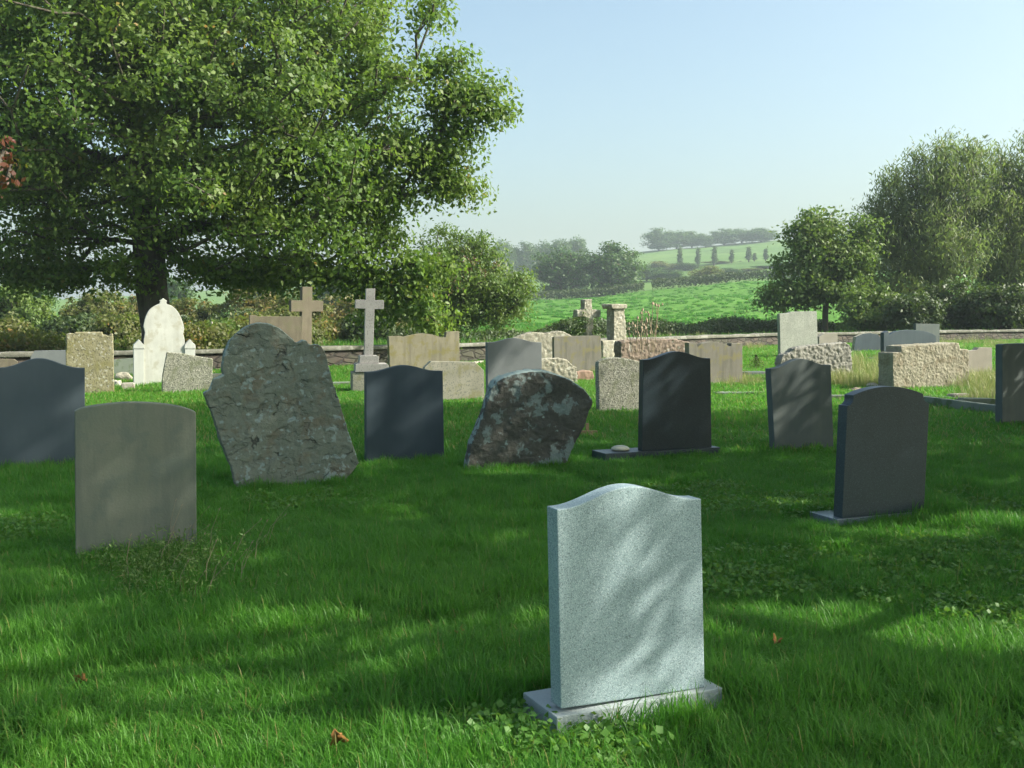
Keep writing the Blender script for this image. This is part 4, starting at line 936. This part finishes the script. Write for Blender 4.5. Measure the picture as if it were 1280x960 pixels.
scatter('back_lawn_grass', cl_mid, np.column_stack([x, y, np.zeros(len(x))]), np.column_stack([r.normal(0,.1,len(x)), r.normal(0,.1,len(x)), r.random(len(x))*6.283]), np.column_stack([np.ones(len(x))*1.2, np.ones(len(x))*1.2, .6+.7*tl]), r.integers(0,5,len(x)), np.clip(vnoise(x, y, .3, 6)*.7+r.random(len(x))*.4-.1, 0, 1))
x, y = sample_lawn(9000, 29, 60, r, .8, .52); x = np.abs(x)*np.where(r.random(len(x)) < .15, -1, 1)
ok = (y < np.interp(x, wx, wy)-.3); x, y = x[ok], y[ok]
cl_far = collection('far_tufts', [blade_proto('tuft', 45, .4, .07, .2, .02, M['grass'], 660+k, .7, .16) for k in range(3)])
scatter('far_lawn_grass', cl_far, np.column_stack([x, y, np.zeros(len(x))]), np.column_stack([x*0, x*0, r.random(len(x))*6.283]), np.ones((len(x),3))*1.1, r.integers(0,3,len(x)), np.clip(vnoise(x, y, .2, 8), 0, 1))
# clover and ground cover
cl_c = collection('clover_patches', [leafy_proto('clover', 60, .12, .05, .022, M['clover'], 680+k, .95) for k in range(4)])
x, y = sample_lawn(2200, 3.2, 9.5, r, .8); msk = (vnoise(x, y, .8, 9) > .55) & outside_stones(x, y, .03)
x, y = x[msk], y[msk]
scatter('clover', cl_c, np.column_stack([x, y, np.full(len(x), .02)]), np.column_stack([x*0, x*0, r.random(len(x))*6.283]), np.ones((len(x),3))*r.uniform(.8,1.4,(len(x),1)), r.integers(0,4,len(x)), r.random(len(x)))
# dry grass stands
cl_d = collection('dry_tufts', [blade_proto('dry_tuft', 34, .22, .18, .5, .007, M['dry'], 690+k, .45, 0) for k in range(4)])
px = []; 
for (cx_, cy2, sx, sy, n_, zz) in [(1075,482,28,6,110,.8),(1040,482,26,3,50,.8),(1105,455,14,5,30,.8),(1225,484,20,6,60,.9),(1068,462,8,8,40,1),(1092,472,14,8,40,1),(1235,490,16,10,50,1),(1225,500,20,6,40,.8),(905,440,22,4,30,.8),(880,432,10,3,16,1.4),(1000,470,20,4,30,.7),(765,440,14,3,30,.8),(930,480,30,6,40,.6),(1200,432,60,2,60,1),(1250,436,30,4,40,.9),(930,437,30,2,30,.7),(735,458,30,3,30,.6)]:
    for _ in range(n_):
        P_ = ground(cx_+r.normal()*sx*.6, cy2+r.normal()*sy*.5); px.append((P_[0], P_[1], zz*r.uniform(.6,1.2)))
px = np.array(px); px = px[outside_stones(px[:,0], px[:,1], .05)]
scatter('dry_grass', cl_d, np.column_stack([px[:,0], px[:,1], px[:,2]*0]), np.column_stack([px[:,0]*0, px[:,0]*0, r.random(len(px))*6.283]), np.column_stack([px[:,2], px[:,2], px[:,2]]), r.integers(0,4,len(px)), r.random(len(px))*.8)
# rough meadow grass beyond the wall
cl_m = collection('meadow_tufts', [blade_proto('meadow_tuft', 50, .45, .25, .7, .022, M['dry'] if k == 2 else M['grass'], 710+k, .4, .15) for k in range(3)])
x = r.uniform(-32, 50, 9000); y = r.uniform(26, 84, 9000); dw = y-np.interp(x, wx, wy); ok = (dw > .8) & (np.abs(x) < .52*y+3) & (r.random(9000) < np.clip(1.2-dw/60, .3, 1)); x, y = x[ok], y[ok]
scatter('meadow_grass', cl_m, np.column_stack([x, y, terr(x, y)]), np.column_stack([x*0, x*0, r.random(len(x))*6.283]), np.ones((len(x),3))*r.uniform(.7,1.2,(len(x),1)), r.choice(3, len(x), p=[.42,.42,.16]), r.random(len(x))*.6)

cl_t = collection('tussock_protos', [blade_proto('tussock', 90, .35, .15, .4, .05, M['grass'], 730+k, .6, .02) for k in range(3)])
y = 84+136*r.random(1700)**1.1; x = r.uniform(-.12, .27, 1700)*y
scatter('pasture_tussocks', cl_t, np.column_stack([x, y, terr(x, y)]), np.column_stack([x*0, x*0, r.random(len(x))*6.283]), np.column_stack([r.uniform(.8,2.2,len(x)), r.uniform(.8,1.4,len(x)), r.uniform(.5,1,len(x))]), r.integers(0,3,len(x)), x*0)
# weed patch in front of the sandstone stone
r = np.random.default_rng(900); gb = ground(210, 730)
P = []; segs = []
for k in range(260):
    q_ = ground(210+r.normal()*50, 725+r.normal()*22)-gb
    if abs(q_[0]) > 1.0 or abs(q_[1]) > 1.2: continue
    h = r.uniform(.08, .24)*(1-.35*min(1, abs(q_[0]))); tip = q_+np.array([r.normal()*.05, r.normal()*.05, h]); segs.append((q_, .003, tip, .002))
    for f in np.linspace(.25, 1, 7): P += [q_*(1-f)+tip*f+r.normal(0,.022,3) for _ in range(2)]
g = empty('weed_patch', tuple(gb)); tag(g, kind='stuff')
link('stems', tube_mesh('stems', segs), M['weed'], g)
for o_ in [g.children[0]]:
    o_.data.materials.clear(); o_.data.materials.append(M['clover'])
P = np.array(P); link('leaves', leaves_mesh('leaves', P, .032, r.random(len(P)), r, .24, None, -.2), M['weed'], g)
segs = []
for k in range(26):
    q_ = ground(235+r.normal()*45, 715+r.normal()*22)-gb; h = r.uniform(.2, .36); t_ = q_+np.array([r.uniform(.02,.2), r.normal()*.05, h]); mdl = (q_+t_)/2+np.array([-.02,0,.03]); segs += [(q_, .0018, mdl, .0015), (mdl, .0015, t_, .001), (t_, .004, t_+np.array([.01,0,.014]), .001)]
link('seed_stalk', tube_mesh('seed_stalk', segs, 4), M['dead'], g)

# conifer sapling
b_ = ground(945, 463); rs = np.random.default_rng(8); P = np.array([(rs.normal()*.16*(1-f), rs.normal()*.16*(1-f), .04+.36*f) for f in rs.random(500)])
g = empty('conifer_sapling', tuple(b_)); tag(g, 'tiny conifer sapling in the lawn right of the grey streaked headstone', 'sapling')
link('foliage', leaves_mesh('foliage', P, .06, rs.random(500), rs, .25), M['lf_dark'], g); link('stem', tube_mesh('stem', [((0,0,-.05),.012,(0,0,.42),.004)]), M['bark'], g)

# fallen leaves
def fallen(px, py, size, label, seed):
    r = np.random.default_rng(seed); P_ = ground(px, py); n_ = 9
    V = [(0,0,0)]; 
    for k in range(n_*2):
        a = 2*math.pi*k/(n_*2); rr_ = size*(.5 if k % 2 == 0 else .3)*(1+.3*math.cos(a)); V.append((rr_*math.cos(a), rr_*math.sin(a), .03*math.sin(a*2+1)*size/.08+.02*r.random()))
    Fc = [(0, 1+k, 1+(k+1)%(n_*2)) for k in range(n_*2)]
    o = link('fallen_leaf', np_mesh('fallen_leaf', V, None, Fc), M['dead_leaf'], loc=(P_[0], P_[1], .06)); o.rotation_euler = (r.uniform(.3,.9), r.uniform(-.3,.3), r.random()*6)
    sm = o.modifiers.new('thickness', 'SOLIDIFY'); sm.thickness = .0012
    tag(o, label, 'leaf', 'fallen leaves')
M['dead_leaf'] = stone('dead_brown_leaf', (.22,.10,.03), (.35,.18,.05), bump=.3)
fallen(424, 946, .075, 'curled brown fallen leaf in the lawn at the bottom of the view', 1)
fallen(970, 818, .05, 'small tan fallen leaf in the grass right of the pale granite headstone', 2)
fallen(573, 806, .05, 'small brown fallen leaf in the grass left of the pale granite headstone', 3)
fallen(104, 868, .05, 'small orange fallen leaf in the sunny grass at lower left', 4)

# ------------------------------------------------------------------ haze
me = box_mesh(-900, 900, -120, 1700, -6.5, 75, 0)
m, nt_, p = newmat('haze_air'); nt_.nodes.remove(p)
pv = N(nt_, 'ShaderNodeVolumePrincipled'); pv.inputs['Color'].default_value = (.82,.96,1,1); pv.inputs['Density'].default_value = .00045; pv.inputs['Anisotropy'].default_value = .1
L(nt_, pv.outputs[0], nt_.nodes['Material Output'].inputs['Volume'])
hz = link('haze', me, m); tag(hz, kind='stuff')
